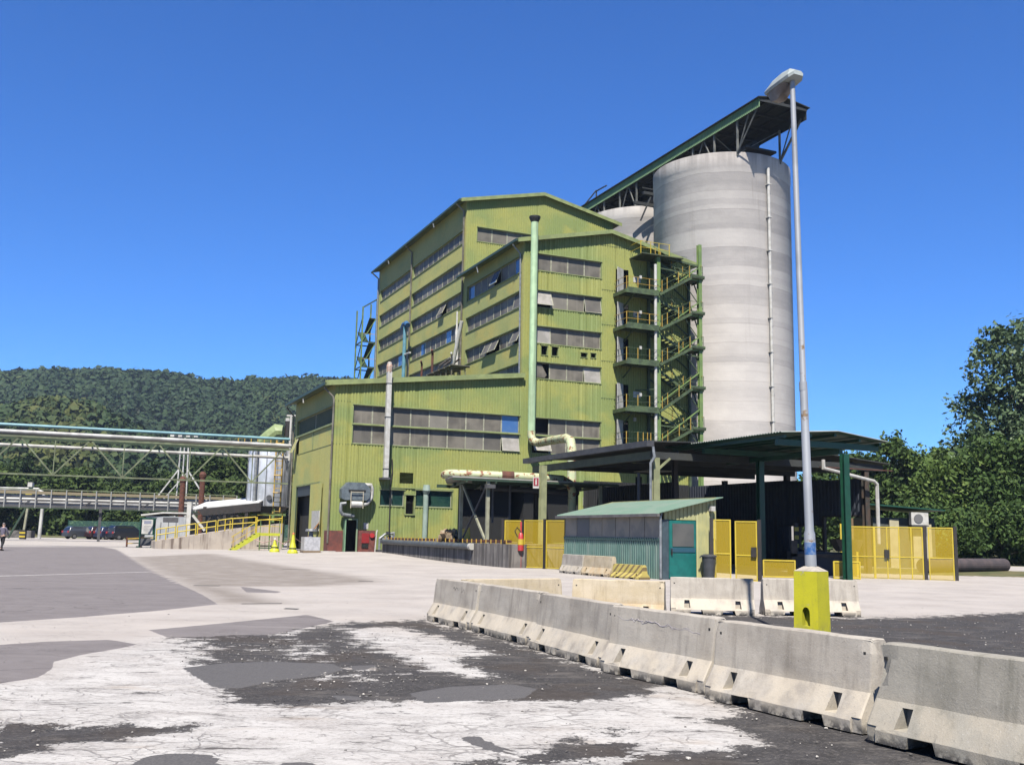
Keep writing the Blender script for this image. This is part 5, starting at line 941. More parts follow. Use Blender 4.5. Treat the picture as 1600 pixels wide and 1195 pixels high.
    for v_ in bm.verts:
        for x, y, z, R_ in cs:
            dv = v_.co-Vector((x, y, z)); dl = dv.length
            if dl < R_: v_.co -= (Vector((x, y, z))-Vector((x*.9, 0, z-.05))).normalized()*(R_-dl)*rc.uniform(.2, .6)
    bm.to_mesh(me2); bm.free(); bpy.data.objects.remove(o); bpy.data.objects.remove(co); return me2
def barrier(label, p0, p1, m, chip, group, name='concrete_barrier', front=True, zb=None, hs=1.0):
    # p0->p1: foot of the side towards the camera, left to right
    (x0, y0), (x1, y1) = p0, p1; L = math.hypot(x1-x0, y1-y0); an = math.atan2(y1-y0, x1-x0); nx_, ny_ = -math.sin(an), math.cos(an); cx_, cy_ = (x0+x1)/2+(nx_*BWD if front else 0), (y0+y1)/2+(ny_*BWD if front else 0)
    me = barrier_proto(L, m, name, chip); o = bpy.data.objects.new(name, me); COL.objects.link(o); o.location = (cx_, cy_, float(gz(cx_, cy_)) if zb is None else zb); o.rotation_euler = (0, 0, an); o.scale = (1, 1, hs); ORIGIN[o.name] = (0, 0, 0)
    tag(o, label, 'barrier', group)
    r = random.Random(chip); ls = MB()
    for sx in (-1, 1): x = sx*(L/2-.085); ls.box(x-.014, x+.014, -.100-.0, -.085, .655, .683)
    part_o = bpy.data.objects.new('lifting_hole', mesh('lifting_hole', ls, ASPH_D)); COL.objects.link(part_o); part_o.parent = o
    return o
GF = 'front row of concrete road barriers'; GB_ = 'second row of concrete road barriers'
barrier('farthest barrier of the front row, with small black scribble', (-1.60, 20.35), (-.70, 18.38), CB1, 1, GF)
barrier('second farthest barrier of the front row, rust stained at its toe', (-.66, 18.32), (.32, 15.98), CB1, 2, GF)
barrier('third farthest barrier of the front row, pale with grime streak at its middle', (.30, 15.78), (1.20, 13.42), CB1, 3, GF)
b4 = barrier('barrier with faint violet graffiti line, third nearest of the front row', (1.16, 13.2), (2.12, 11.40), CB1, 4, GF)
barrier('second nearest barrier of the front row, in front of the yellow lamp base', (2.08, 11.12), (3.09, 9.22), CB1, 5, GF)
barrier('nearest barrier, darker and weathered with a broken corner, cut by the right edge', (3.03, 8.92), (4.02, 7.02), CB3, 6, GF, zb=.01)
barrier('yellowish barrier at the left of the second row, behind the front row', (-.72, 19.95), (1.22, 21.35), CB2, 7, GB_)
barrier('yellowish barrier in the second row left of the gap to the white ones', (1.28, 21.3), (3.1, 20.75), CB2, 8, GB_)
barrier('whitish barrier with the lamp post shadow across its right end', (3.66, 23.3), (5.5, 23.1), CB1, 9, GB_)
barrier('whitish barrier standing behind the yellow lamp base', (5.78, 23.3), (7.95, 23.35), CB1, 10, GB_)
GS = 'short barriers along the shed'
barrier('grey barrier touching the yellow mesh panel left of the shed', (2.35, 48.4), (3.15, 46.2), CB1, 12, GS, hs=1.08); barrier('brown-grey barrier in the middle of the three by the shed', (3.2, 46.1), (4.25, 43.9), CB2, 13, GS, hs=1.08)
m, k, p = new('stripe_concrete'); sx = k.n('ShaderNodeTexCoord'); se = k.n('ShaderNodeSeparateXYZ'); k.L.new(sx.outputs['Object'], se.inputs[0]); f_ = k.math('GREATER_THAN', k.math('FRACT', k.math('MULTIPLY', k.math('ADD', se.outputs[0], k.math('MULTIPLY', se.outputs[2], -.7)), 2.6)), .62); k.L.new(k.mix(f_, (.62, .50, .12), (.24, .17, .06)), p.inputs['Base Color']); p.inputs['Roughness'].default_value = .8
barrier('low yellow and brown striped barrier in front of the shed wall', (4.28, 43.85), (5.3, 41.9), m, 14, GS, hs=.72)
# scribbles on two barriers
def scrawl(o, L, pts, col, nm):
    mb = MB()
    for s_ in pts: mb.tube([(x, -.0835-(.05*(BH-z)/.46), z) for x, z in s_], .0045, 4)
    q = bpy.data.objects.new(nm, mesh(nm, mb, col)); COL.objects.link(q); q.parent = o
VIO = mat('faded_violet', (.46, .42, .44), rough=.9); r_ = random.Random(8)
scrawl(b4, 2.0, [[(-.85+i*.06+r_.uniform(-.02, .02), .66-.02*i*.06+r_.uniform(-.025, .025)) for i in range(j, j+7)] for j in range(0, 22, 3)], VIO, 'faded_scribble')
scrawl(bpy.data.objects['concrete_barrier'], 2.1, [[(-.1+i*.05, .66+.03*math.sin(i*2.3)) for i in range(6)], [(.3, .7), (.33, .6), (.42, .66), (.5, .58)]], ASPH_D, 'black_scribble')

# ================================================================ LAMP POST
LX, LY = 4.985, 17.03
lp = thing('street_lamp', 'tall galvanised lamp post on a bright yellow concrete base in front of the canopies', 'lamp post', (LX, LY, 0))
def ybase():
    m, k, p = new('yellow_base'); v = k.pos(); c = k.mix(k.ramp(k.noise(v, 3, 5), .35, .65), (.68, .64, .0), (.58, .56, .0)); c = k.mix(k.ramp(k.noise(v, 22, 5, .7), .58, .7, 0, .7), c, (.4, .38, .05)); gz_ = k.n('ShaderNodeSeparateXYZ'); k.L.new(v, gz_.inputs[0]); c = k.mix(k.math('MULTIPLY', k.ramp(gz_.outputs[2], .45, .0), k.ramp(k.noise(v, 7, 5), .35, .6)), c, (.25, .23, .10)); c = k.mix(k.ramp(k.noise(v, 5, 7, .7), .64, .70), c, (.42, .40, .34)); c = k.mix(k.ramp(k.noise(k.pos((9, 9, .6)), 1, 5), .55, .8, 0, .4), c, (.35, .33, .06))
    k.L.new(c, p.inputs['Base Color']); p.inputs['Roughness'].default_value = .8; b = k.n('ShaderNodeBump'); b.inputs['Strength'].default_value = .3; b.inputs['Distance'].default_value = .01; k.L.new(k.noise(v, 40, 4), b.inputs['Height']); k.L.new(b.outputs[0], p.inputs['Normal']); return m
YB = ybase(); s_ = .415/2*1.414; ra = math.radians(2)
def corner(i, r, z): an = math.pi/2*i+ra; return (LX+r*math.cos(an), LY+r*math.sin(an), z)
def ring(r, z): return [corner(i, r, z) for i in range(4)]
mb = MB(); vs = ring(s_*1.06, -.15)+ring(s_*.98, 1.17)
# faces: i=2 (-x) and i=3 (-y): the left visible face joins corners 2 and 3 and carries the opening
mb.add(vs, [(0, 1, 5, 4), (1, 2, 6, 5), (3, 0, 4, 7), (0, 3, 2, 1), (4, 5, 6, 7)])
c2v, c3v = Vector(vs[2]), Vector(vs[3]); t2, t3 = Vector(vs[6]), Vector(vs[7])
def FP(u, z): lo = c2v.lerp(c3v, u); hi = t2.lerp(t3, u); return lo.lerp(hi, (z+.15)/1.32)
hz0, hz1, hu0, hu1 = .30, .60, .34, .66; arc = [(hu0+(hu1-hu0)*(.5-.5*math.cos(math.pi*i/8)), hz1-.10+.10*math.sin(math.pi*i/8)) for i in range(9)]
outer = [FP(0, -.15), FP(1, -.15), FP(1, 1.17), FP(0, 1.17)]; mb.add([outer[0], FP(hu0, -.15), FP(hu0, 1.17), outer[3]], [(0, 1, 2, 3)]).add([FP(hu1, -.15), outer[1], outer[2], FP(hu1, 1.17)], [(0, 1, 2, 3)]).add([FP(hu0, -.15), FP(hu1, -.15), FP(hu1, hz0), FP(hu0, hz0)], [(0, 1, 2, 3)])
for (u0, z0_), (u1, z1_) in zip(arc, arc[1:]): mb.add([FP(u0, z0_), FP(u1, z1_), FP(u1, 1.17), FP(u0, 1.17)], [(0, 1, 2, 3)])
inn = (FP(.5, .5)-Vector((LX, LY, .5))).normalized()*-.12; loop = [(hu0, hz0), (hu1, hz0)]+arc[::-1]; loop = [q for i, q in enumerate(loop) if i == 0 or q != loop[i-1]]
vs = [FP(*q) for q in loop]+[FP(*q)+inn for q in loop]; n = len(loop); mb.add(vs, [(i, (i+1) % n, n+(i+1) % n, n+i) for i in range(n)]+[tuple(range(n, 2*n))])
part(lp, 'base_block', mb, YB); part(lp, 'base_cap', MB().add(ring(s_*.99, 1.173)+ring(.12, 1.25), [(0, 1, 5, 4), (1, 2, 6, 5), (2, 3, 7, 6), (3, 0, 4, 7), (4, 5, 6, 7)]), CB1)
part(lp, 'pole', MB().tube([(LX, LY, 1.25), (LX-.01, LY, 1.78), (LX-.01, LY, 1.84), (LX-.05, LY, 4.2), (LX-.055, LY, 4.25), (LX-.12, LY, 9.75)], [.094, .090, .072, .066, .054, .045], 24), mat('pole_galv', (.42, .44, .46), (.52, .54, .56), s=1.2, rough=.45, metal=.25, spot=(.30, .20, .11), spot_s=5, spot_r=(.60, .68)), True)
part(lp, 'sticker', MB().tube([(LX-.004, LY, 1.44), (LX-.006, LY, 1.64)], .0935, 24, False), mat('blue_sticker', (.03, .14, .42), (.2, .3, .5), s=14, rough=.5), True)
part(lp, 'pole_collar', MB().tube([(LX-.053, LY, 4.17), (LX-.056, LY, 4.32)], .068, 20), MATS['pole_galv'], True)
hd = Vector((-.42, .88, -.10)).normalized(); hp = Vector((LX-.12, LY, 9.72)); sd = hd.cross(Vector((0, 0, 1))).normalized(); up = sd.cross(hd)
def HP(l, w_, h): return hp+hd*l+sd*w_+up*h
secs = [(-.17, .11, .02, .11), (-.08, .17, -.01, .17), (.12, .185, -.02, .19), (.38, .18, -.02, .17), (.60, .13, .0, .12)]
vs = []
for l, w_, lo, hi in secs: vs += [HP(l, -w_*.9, lo), HP(l, w_*.9, lo), HP(l, w_, lo+.05), HP(l, w_*.6, hi), HP(l, -w_*.6, hi), HP(l, -w_, lo+.05)]
fs = [(i*6+j, i*6+(j+1) % 6, (i+1)*6+(j+1) % 6, (i+1)*6+j) for i in range(4) for j in range(6)]+[(0, 1, 2, 3, 4, 5)[::-1], tuple(24+j for j in range(6))]
part(lp, 'lamp_housing', MB().add(vs, fs), mat('lamp_housing', (.50, .56, .55), (.42, .47, .46), s=4, rough=.5))
vs = []
for l, w_, d in ((.06, .12, .0), (.14, .15, -.10), (.32, .15, -.19), (.49, .13, -.15), (.58, .09, -.01)): vs += [HP(l, -w_, -.022), HP(l, -w_*.6, d-.03), HP(l, w_*.6, d-.03), HP(l, w_, -.022)]
fs = [(i*4+j, i*4+(j+1) % 4, (i+1)*4+(j+1) % 4, (i+1)*4+j) for i in range(4) for j in range(4)]+[(3, 2, 1, 0), (16, 17, 18, 19)]
part(lp, 'lamp_cover', MB().add(vs, fs), mat('dirty_diffuser', (.20, .17, .16), (.28, .25, .24), s=6, rough=.3), True)
# ================================================================ LEFT SIDE: ramp, stairs, tank, bridges, cars, person
RCN = mat('ramp_concrete', (.62, .54, .45), (.52, .45, .38), s=1.2, rough=.9, streak=(.20, .15, .12), streak_s=2.5, streak_r=(.48, .66), bump=.2)
rp = F('concrete_ramp', 'stained concrete ramp wall rising to the rear left of the annex', 'ramp', (-6, 13, 0)); b0, b1 = 12.75, 17.0
part(rp, 'ramp_wall', MB().add([(-10.75, b0, -.3), (-4.9, b0, -.3), (-4.9, b1, -.3), (-10.75, b1, -.3), (-10.75, b0, .72), (-4.9, b0, 1.72), (-4.9, b1, 1.72), (-10.75, b1, .72)], [(0, 3, 2, 1), (4, 5, 6, 7), (0, 1, 5, 4), (1, 2, 6, 5), (2, 3, 7, 6), (3, 0, 4, 7)]), RCN)
part(rp, 'rear_wall', MB().add([(-4.88, 15.5, -.3), (-.3, 15.5, -.3), (-.3, 17, -.3), (-4.88, 17, -.3), (-4.88, 15.5, 1.75), (-.3, 15.5, 2.35), (-.3, 17, 2.35), (-4.88, 17, 1.75)], [(0, 3, 2, 1), (4, 5, 6, 7), (0, 1, 5, 4), (1, 2, 6, 5), (2, 3, 7, 6), (3, 0, 4, 7)]), RCN)
rl = F('ramp_railing', 'long yellow pipe railing climbing beside the ramp to the annex', 'railing', (-6, 12.8, 1))
zt_ = lambda a: .74+1.0*(a+10.75)/5.85
for i, (a_, e_) in enumerate(((-10.7, -9.3), (-9.15, -7.75), (-7.6, -6.2), (-6.05, -4.9))):
    mb = MB(); n_ = 3
    for h in (.45, .9): mb.tube([(a_, 12.85, zt_(a_)+h), (e_, 12.85, zt_(e_)+h)], .045, 8)
    part(rl, 'rail', mb, YEL)
    for a in (a_, (a_+e_)/2, e_): part(rl, 'post', MB().tube([(a, 12.85, zt_(a)-.15), (a, 12.85, zt_(a)+.92)], .045, 8), YEL)
for (a_, e_) in ((-4.7, -2.6), (-2.5, -.4)):
    mb = MB()
    for h in (.5, .95): mb.tube([(a_, 15.5, zt_(a_)+h-.1), (e_, 15.5, zt_(e_)+h-.25)], .05, 8)
    part(rl, 'rail', mb, YEL)
    for a in (a_, (a_+e_)/2, e_): part(rl, 'post', MB().tube([(a, 15.5, 1.5), (a, 15.5, zt_(a)+.7)], .045, 8), YEL)
cs = F('yellow_staircase', 'bright yellow steel stair with platform beside the dark recess of the ramp', 'stairs', (-3, 9, 0)); YS = mat('stair_yellow', (.68, .72, .05), (.60, .62, .05), s=4, rough=.5)
sA, sB, sb = -5.5, -3.25, 9.6; 
part(cs, 'stringer', MB().slab([(sA, sb, .1), (sA+.45, sb, .1), (sB, sb, 1.25), (sB, sb, 1.55), (sB-.1, sb, 1.55)], .08), YS); part(cs, 'stringer', MB().slab([(sA, sb+1.2, .1), (sA+.45, sb+1.2, .1), (sB, sb+1.2, 1.25), (sB, sb+1.2, 1.55), (sB-.1, sb+1.2, 1.55)], .08), YS)
mb = MB()
for i in range(7): f_ = (i+.5)/7; a = sA+.2+(sB-sA-.2)*f_; mb.box(a-.15, a+.15, sb+.02, sb+1.18, .1+1.4*f_, .14+1.4*f_)
part(cs, 'treads', mb, GREY); part(cs, 'platform', MB().box(sB, -1.65, sb, sb+1.3, 1.3, 1.52), YS)
for a in (sB+.05, -2.45, -1.7): part(cs, 'leg', MB().bar((a, sb+.1, .05), (a, sb+.1, 1.3), .08), STEELG)
for a in (sB+.05, -2.45, -1.7): part(cs, 'rail_post', MB().bar((a, sb+.05, 1.5), (a, sb+.05, 2.55), .05), STEELG)
mb = MB(); mb.bar((sB, sb+.05, 2.55), (-1.65, sb+.05, 2.55), .06).bar((sB, sb+.05, 2.05), (-1.65, sb+.05, 2.05), .04); part(cs, 'handrail', mb, YEL)
part(cs, 'stair_rail', MB().bar((sA+.1, sb+.05, 1.15), (sB, sb+.05, 2.55), .06).bar((sA+.1, sb+.05, .7), (sB, sb+.05, 2.05), .04), YEL)
for f_ in (.05, .5): a = sA+.15+(sB-sA)*f_; part(cs, 'rail_post', MB().bar((a, sb+.05, .1+1.4*f_), (a, sb+.05, 1.15+1.4*f_), .05), YELP)
part(cs, 'cross_beam', MB().bar((sB, sb+1.0, .5), (-1.7, sb+1.0, .5), .1).bar((sB, sb+.1, .35), (-1.7, sb+.1, .35), .08), DKG)
def cone(a, b, h, label, nm='warning_stand'):
    z = float(gz(*sw(a, b)[:2])); t = F(nm, label, 'warning stand', (a, b, z), group='yellow warning stands before the doorway')
    part(t, 'foot', MB().tube([(a, b, z), (a, b, z+.12), (a, b, z+.3)], [.36, .34, .2], 12), mat('cone_yellow', (.72, .72, .03), rough=.5)); part(t, 'panel', MB().tube([(a, b, z+.36), (a, b, z+h*.55), (a, b, z+h)], [.24, .15, .07], 8), MATS['cone_yellow']); part(t, 'band', MB().tube([(a, b, z+.3), (a, b, z+.36)], .26, 12), BLK)
    part(t, 'top_cap', MB().tube([(a, b, z+h), (a, b, z+h+.12)], [.09, .05], 8), WHITE if h < 1.2 else mat('orange_top', (.7, .2, .05), rough=.6)); return t
cone(-3.94, -.69, .85, 'smaller yellow warning cone in front of the yellow stair'); cone(-3.3, -3.69, 1.25, 'taller yellow warning cone with orange top beside the doorway')
solo('barrier_chain', 'red and white chain slung between the warning cones and the doorway', 'chain', MB().tube([(-5.2, .5, 1.1), (-4.6, 0, .85), (-3.95, -.7, 1.1), (-3.6, -2.2, .8), (-3.3, -3.7, 1.3), (-2.2, -1.0, .95), (-.9, 1.8, 1.2)], .025, 5), mat('chain_pink', (.6, .35, .3), rough=.6), (-2.5, 4, 1), 's')
solo('yellow_bollard', 'thin yellow bollard standing in the big dark doorway', 'bollard', MB().tube([(-.55, 3.0, .2), (-.55, 3.0, 1.45)], .06, 8), YEL, (-.55, 3.0, .2), 's')
solo('loading_step', 'low white kerb block on the ground beside the wrapped pallet', 'block', MB().box(-.75, .3, -.9, -.45, .2, .36), WHITE, (0, -.6, .2), 's')
# ---------------- tank
TK = mat('tank_metal', (.95, 1.0, 1.1), (.72, .78, .85), s=1.2, rough=.38, metal=.35, streak=(.28, .28, .3), streak_s=1.6, streak_r=(.52, .68))
tx, ty = -23.27, 98.5; tk = thing('storage_tank', 'streaky silver storage tank on a raised base behind the yellow ladder', 'tank', (tx, ty, 0))
part(tk, 'shell', MB().lathe((tx, ty, 0), [(2.0, 4.0), (2.02, 4.05), (2.02, 9.3), (1.9, 9.6), (.1, 10.0)], 48), TK, True)
mb = MB()
for i in range(16): an = i*math.pi/8+.1; mb.box(tx+2.03*math.cos(an)-.03, tx+2.03*math.cos(an)+.03, ty+2.03*math.sin(an)-.03, ty+2.03*math.sin(an)+.03, 4.1, 9.3)
part(tk, 'seams', mb, mat('tank_seam', (.14, .15, .16), rough=.6)); part(tk, 'hatch', MB().tube([(tx+.6, ty-2.0, 4.8), (tx+.6, ty-2.1, 4.8)], .25, 12), GREY)
part(tk, 'cone_bottom', MB().lathe((tx, ty, 0), [(2.0, 4.0), (.5, 2.6), (.3, 2.0)], 24), mat('tank_dark', (.06, .06, .06), rough=.7), True)
for an in (.6, 2.2, 3.9, 5.3): part(tk, 'leg', MB().bar((tx+1.7*math.cos(an), ty+1.7*math.sin(an), 0), (tx+1.7*math.cos(an), ty+1.7*math.sin(an), 4.1), .25), STEELG)
part(tk, 'side_pipe', MB().tube([(tx-.75, ty-2.25, 3.6), (tx-.75, ty-2.25, 10.0)], .16, 10), GALV, True); part(tk, 'support_beam', MB().box(tx-2.3, tx+2.3, ty-2.3, ty-2.1, 3.1, 3.3), STEELG)
for i in range(9): x = tx-2.6+i*.62; part(tk, 'rail_post', MB().bar((x, ty-2.1, 9.3), (x, ty-2.1, 10.4), .07), YELP)
mb = MB()
for h in (9.8, 10.35): mb.bar((tx-2.6, ty-2.1, h), (tx+2.4, ty-2.1, h), .06)
part(tk, 'handrail', mb, YELP); part(tk, 'side_platform', MB().box(tx-3.1, tx-1.9, ty-2.4, ty-1.2, 8.6, 8.7), YELP)
mc2 = thing('green_machine_head', 'light green machine housing with dark motor on top of the silver tank', 'machine', (tx+1.2, ty, 10)); GM = mat('machine_green', (.36, .45, .20), (.30, .38, .16), s=2, rough=.5)
part(mc2, 'housing', MB().tube([(tx-.9, ty-.6, 10.1), (tx+.0, ty-.6, 10.6), (tx+.7, ty-.6, 11.2), (tx+1.3, ty-.6, 11.2)], [.5, .75, .75, .6], 12), GM); part(mc2, 'motor', MB().tube([(tx+1.7, ty-.6, 10.7), (tx+1.7, ty-.6, 12.2)], .28, 12), BLK); part(mc2, 'motor_cap', MB().tube([(tx+1.7, ty-.6, 12.2), (tx+1.7, ty-.6, 12.5)], .25, 10), WHITE)
solo('white_t_post', 'white T-shaped vent post at the rear left corner of the annex', 'post', MB().tube([(-20.0, 92, 8), (-20.0, 92, 12.1)], .11, 8).box(-20.4, -19.6, 91.9, 92.1, 12.0, 12.15), WHITE, (-20, 92, 8))
ld = thing('yellow_ladder', 'tall yellow caged ladder between the silver tank and the annex', 'ladder', (-20.4, 90, 1)); mb = MB()
for x in (-20.75, -20.15): part(ld, 'stile', MB().bar((x, 90, 3.2), (x, 90, 9.8), .1), YELP)
for i in range(16): part(ld, 'rung', MB().bar((-20.75, 90, 3.4+i*.4), (-20.15, 90, 3.4+i*.4), .05), YELP)
for z in (5, 6.5, 8, 9.3): mb.tube([(-20.75, 90, z), (-20.7, 89.4, z), (-20.2, 89.4, z), (-20.15, 90, z)], .04, 5)
part(ld, 'cage_hoops', mb, YELP)
# ---------------- truss pipe bridge (parallel to the front wall)
PWH = mat('white_pipe', (.72, .72, .68), (.5, .49, .46), s=1, rough=.4); PBL = mat('pale_blue_pipe', (.30, .55, .60), (.24, .45, .5), s=1, rough=.4); TRS = mat('truss_green', (.24, .28, .15), (.16, .18, .10), s=1.5, rough=.6)
tb = F('truss_pipe_bridge', 'upper triangular truss bridge carrying white and pale blue pipes to the annex', 'pipe bridge', (-20, 13.8, 6)); bb = 13.9
part(tb, 'top_chord', MB().bar((-62, bb, 8.55), (-.4, bb, 8.55), .22, .2), TRS); part(tb, 'bottom_chord', MB().bar((-62, bb, 5.6), (-.4, bb, 5.65), .12), TRS); part(tb, 'rear_chord', MB().bar((-62, bb+1.6, 8.5), (-.4, bb+1.6, 8.5), .2), DKTRIM)
a = -.4-.5; st_ = 2.52; i = 0
while a-2*st_ > -62:
    part(tb, 'diagonal', MB().bar((a, bb, 8.5), (a-st_, bb, 5.65), .11), TRS); part(tb, 'diagonal', MB().bar((a-st_, bb, 5.65), (a-2*st_, bb, 8.5), .11), TRS); part(tb, 'vertical', MB().bar((a-st_, bb, 5.65), (a-st_, bb, 8.5), .07), TRS); part(tb, 'tie', MB().bar((a, bb, 8.5), (a, bb+1.6, 8.5), .1), DKTRIM); a -= 2*st_
part(tb, 'white_pipe', MB().tube([(-62, bb-.1, 8.85), (-.3, bb-.1, 8.85)], .15, 10), PWH, True); part(tb, 'blue_pipe', MB().tube([(-62, bb+.5, 9.35), (-.3, bb+.5, 9.45)], .12, 10), PBL, True); part(tb, 'white_pipe', MB().tube([(-62, bb+.9, 7.85), (-.3, bb+.9, 7.9)], .13, 10), PWH, True); part(tb, 'brown_pipe', MB().tube([(-62, bb+.9, 8.75), (-.3, bb+.9, 8.75)], .12, 8), mat('pipe_tan', (.35, .3, .2), rough=.7), True)
# ---------------- lower rack bridge
rb = F('pipe_rack_bridge', 'lower pipe rack bridge with white pipes and posts crossing above the parked cars', 'pipe bridge', (-22, 44, 4)); rbb = 44.0
part(rb, 'top_rail', MB().bar((-75, rbb, 5.5), (0, rbb, 5.5), .1), TRS); part(rb, 'upper_beam', MB().bar((-75, rbb, 5.15), (0, rbb, 5.15), .12, .3), mat('beam_tan', (.3, .25, .15), rough=.7)); part(rb, 'bottom_beam', MB().bar((-75, rbb, 3.75), (0, rbb, 3.75), .15, .2), GREY); part(rb, 'rear_beam', MB().bar((-75, rbb+2, 3.7), (0, rbb+2, 3.7), .2, .3), DKTRIM)
for z, o, r__ in ((4.8, .4, .13), (4.5, .2, .13), (4.2, .3, .12), (3.95, .5, .12), (4.78, 1.0, .12), (4.4, 1.2, .1), (4.1, 1.4, .1)): part(rb, 'pipe', MB().tube([(-75, rbb+o, z), (0, rbb+o, z)], r__, 8), PWH, True)
for i, a in enumerate(np.arange(-74, 0, 1.45)): part(rb, 'upright', MB().bar((a, rbb-.08, 3.6), (a, rbb-.08, 5.5), .11), mat('upright_grey', (.36, .37, .36), rough=.6))
for a in np.arange(-74, 0, 5.8): part(rb, 'support_bracket', MB().bar((a, rbb, 3.7), (a+1.0, rbb+.2, 4.4), .08), GREY)
for i, a in enumerate((-66, -48, -30, -14)): part(rb, 'column', MB().bar((a, rbb+.6, .2), (a, rbb+.6, 3.7), .28), GREY)
# ---------------- floodlight mast
ms_ = thing('floodlight_mast', 'white lattice floodlight mast rising behind the rack bridge', 'mast', (-37.2, 116, .3)); z0 = .3
for dx in (-.55, 0, .55): part(ms_, 'pole', MB().bar((-37.2+dx*1.2, 116, z0), (-37.2+dx*.75, 116, 12.0), .13), PWH)
for s__ in (-1, 1): part(ms_, 'stay', MB().bar((-37.2+s__*2.9, 116, 5.0), (-37.2+s__*.5, 116, 8.4), .14), PWH)
part(ms_, 'stay', MB().bar((-39.2, 115, 4.6), (-36.8, 116, 8.0), .1), PWH); part(ms_, 'head_frame', MB().bar((-38.6, 116, 12.2), (-35.8, 116, 12.2), .1), GREY)
for i in range(4): x = -38.6+i*.9; part(ms_, 'floodlight', MB().box(x-.22, x+.22, 115.7, 116.1, 12.1, 12.42), WHITE)
# ---------------- portal pipe and its leaning supports
pp = thing('portal_pipe', 'tall white pipe arch at the left, running in from the frame edge and down', 'pipe', (-52, 113, .4))
part(pp, 'pipe', MB().tube([(-80, 113, 5.75), (-53.2, 113, 5.75), (-52.1, 113, 5.75), (-51.4, 113, 5.3), (-51.5, 113, .4)], .19, 12), PWH, True); part(pp, 'support', MB().bar((-53.3, 113, .4), (-52.9, 113, 5.5), .22), CRM); part(pp, 'support', MB().bar((-54.9, 113, .4), (-53.1, 113, 4.0), .18), DKTRIM)
part(pp, 'junction_box', MB().box(-53.3, -52.6, 112.7, 112.9, 4.7, 5.5), YEL); part(pp, 'lamp', MB().box(-53.1, -52.6, 112.6, 113.1, 6.0, 6.5), WHITE); part(pp, 'striped_foot', MB().box(-53.6, -53.0, 112.8, 113.2, .3, 1.3), BLK)
for j in range(2): part(pp, 'foot_stripe', MB().box(-53.62, -52.98, 112.78, 112.8, .5+j*.4, .68+j*.4), YEL)
solo('thin_lamp_pole', 'thin grey pole left of the white pipe arch under the bridges', 'pole', MB().tube([(-59.5, 118, .3), (-59.3, 118, 5.2)], .07, 6), GREY, (-59.5, 118, .3))
for i, (x0, x1, lb) in enumerate(((-60.5, -56.5, 'low dark kerb block lying behind the walking person'), (-45.3, -40.2, 'low dark kerb block lying left of the parked cars'))):
    solo('kerb_block', lb, 'kerb block', MB().box(x0, x1, 121.8, 122.8, .3, 1.2), mat('kerb_dark', (.10, .095, .09), (.2, .19, .18), s=2, rough=.9), ((x0+x1)/2, 122, .3))
solo('round_road_sign', 'small red road sign standing beyond the kerb blocks', 'sign', MB().tube([(-58.6+10.6, 136, .4), (-48, 136, 1.9)], .05, 6).tube([(-48, 135.9, 2.0), (-48, 135.95, 2.0)], .55, 14), mat('sign_faded_red', (.5, .12, .08), rough=.6), (-48, 136, .4))
# ---------------- brown stacks, white hut, dark lean-to
for i, (x, zt__, lb) in enumerate(((-33.6, 7.1, 'left rusty brown stack rising in front of the rack bridge'), (-31.6, 7.6, 'right taller rusty brown stack rising in front of the rack bridge'))):
    t = thing('rusty_stack', lb, 'chimney', (x, 105, .3), group='rusty stacks'); part(t, 'shaft', MB().tube([(x, 105, .3), (x, 105, zt__-.6)], .28, 12), RUST); part(t, 'cap', MB().tube([(x, 105, zt__-.6), (x, 105, zt__-.3), (x, 105, zt__)], [.34, .38, .2], 12), RUST)
ht = thing('white_hut', 'small white cabin with flat roof behind the start of the yellow railing', 'hut', (-31.7, 96, .2)); WC = mat('hut_white', (.52, .53, .52), (.42, .44, .46), s=1.2, rough=.6, streak=(.3, .32, .36), streak_s=2.5)
part(ht, 'wall', MB().box(-33.6, -29.9, 95, 98, .2, 2.85), WC); part(ht, 'roof', MB().slab([(-34.0, 94.8, 2.85), (-32.0, 94.8, 3.1), (-29.6, 94.8, 3.1), (-29.6, 98.2, 3.1), (-34.0, 98.2, 2.85)], .14), WHITE); part(ht, 'dark_window', MB().box(-32.0, -30.6, 94.96, 94.99, 2.35, 2.75), GREY)
for i in range(3): part(ht, 'panel_joint', MB().box(-32.2+i*.7, -32.15+i*.7, 94.97, 94.99, .3, 2.3), GREY)
lt = thing('dark_lean_to', 'open shelter with pale roof and black trussed front behind the yellow railing', 'shelter', (-26, 96, .2))
part(lt, 'roof', MB().slab([(-29.6, 95, 3.45), (-23.2, 95, 4.2), (-23.2, 100, 5.0), (-29.6, 100, 4.25)], .12), mat('leanto_roof', (1., 1., .96), (.8, .8, .78), s=1, rough=.5)); part(lt, 'front_beam', MB().slab([(-28.3, 94.9, 2.95), (-23.0, 94.9, 3.5), (-23.0, 94.9, 4.26), (-28.9, 94.9, 3.55)], .1), BLK)
for x in (-28.2, -26.3, -24.3): part(lt, 'post', MB().bar((x, 95, .2), (x, 95, 3.8), .28), BLK)
for x in (-28.2, -26.3): part(lt, 'brace', MB().bar((x, 95, 1.9), (x+.9, 95, 3.4), .16), BLK); part(lt, 'brace', MB().bar((x+1.9, 95, 1.9), (x+.9, 95, 3.4), .16), BLK)
part(lt, 'back_wall', MB().box(-29.4, -25, 99, 99.2, .2, 3.6), mat('bluish_sheet', (.35, .37, .38), rough=.6)); part(lt, 'lower_beam', MB().box(-28.3, -23.5, 94.95, 95.1, 1.7, 1.95), BLK)
part(lt, 'white_post', MB().box(-29.75, -29.35, 94.6, 95, .2, 4.2), WHITE); part(lt, 'white_strut', MB().bar((-29.2, 94.7, 3.0), (-28.0, 94.7, 1.6), .2), WHITE)
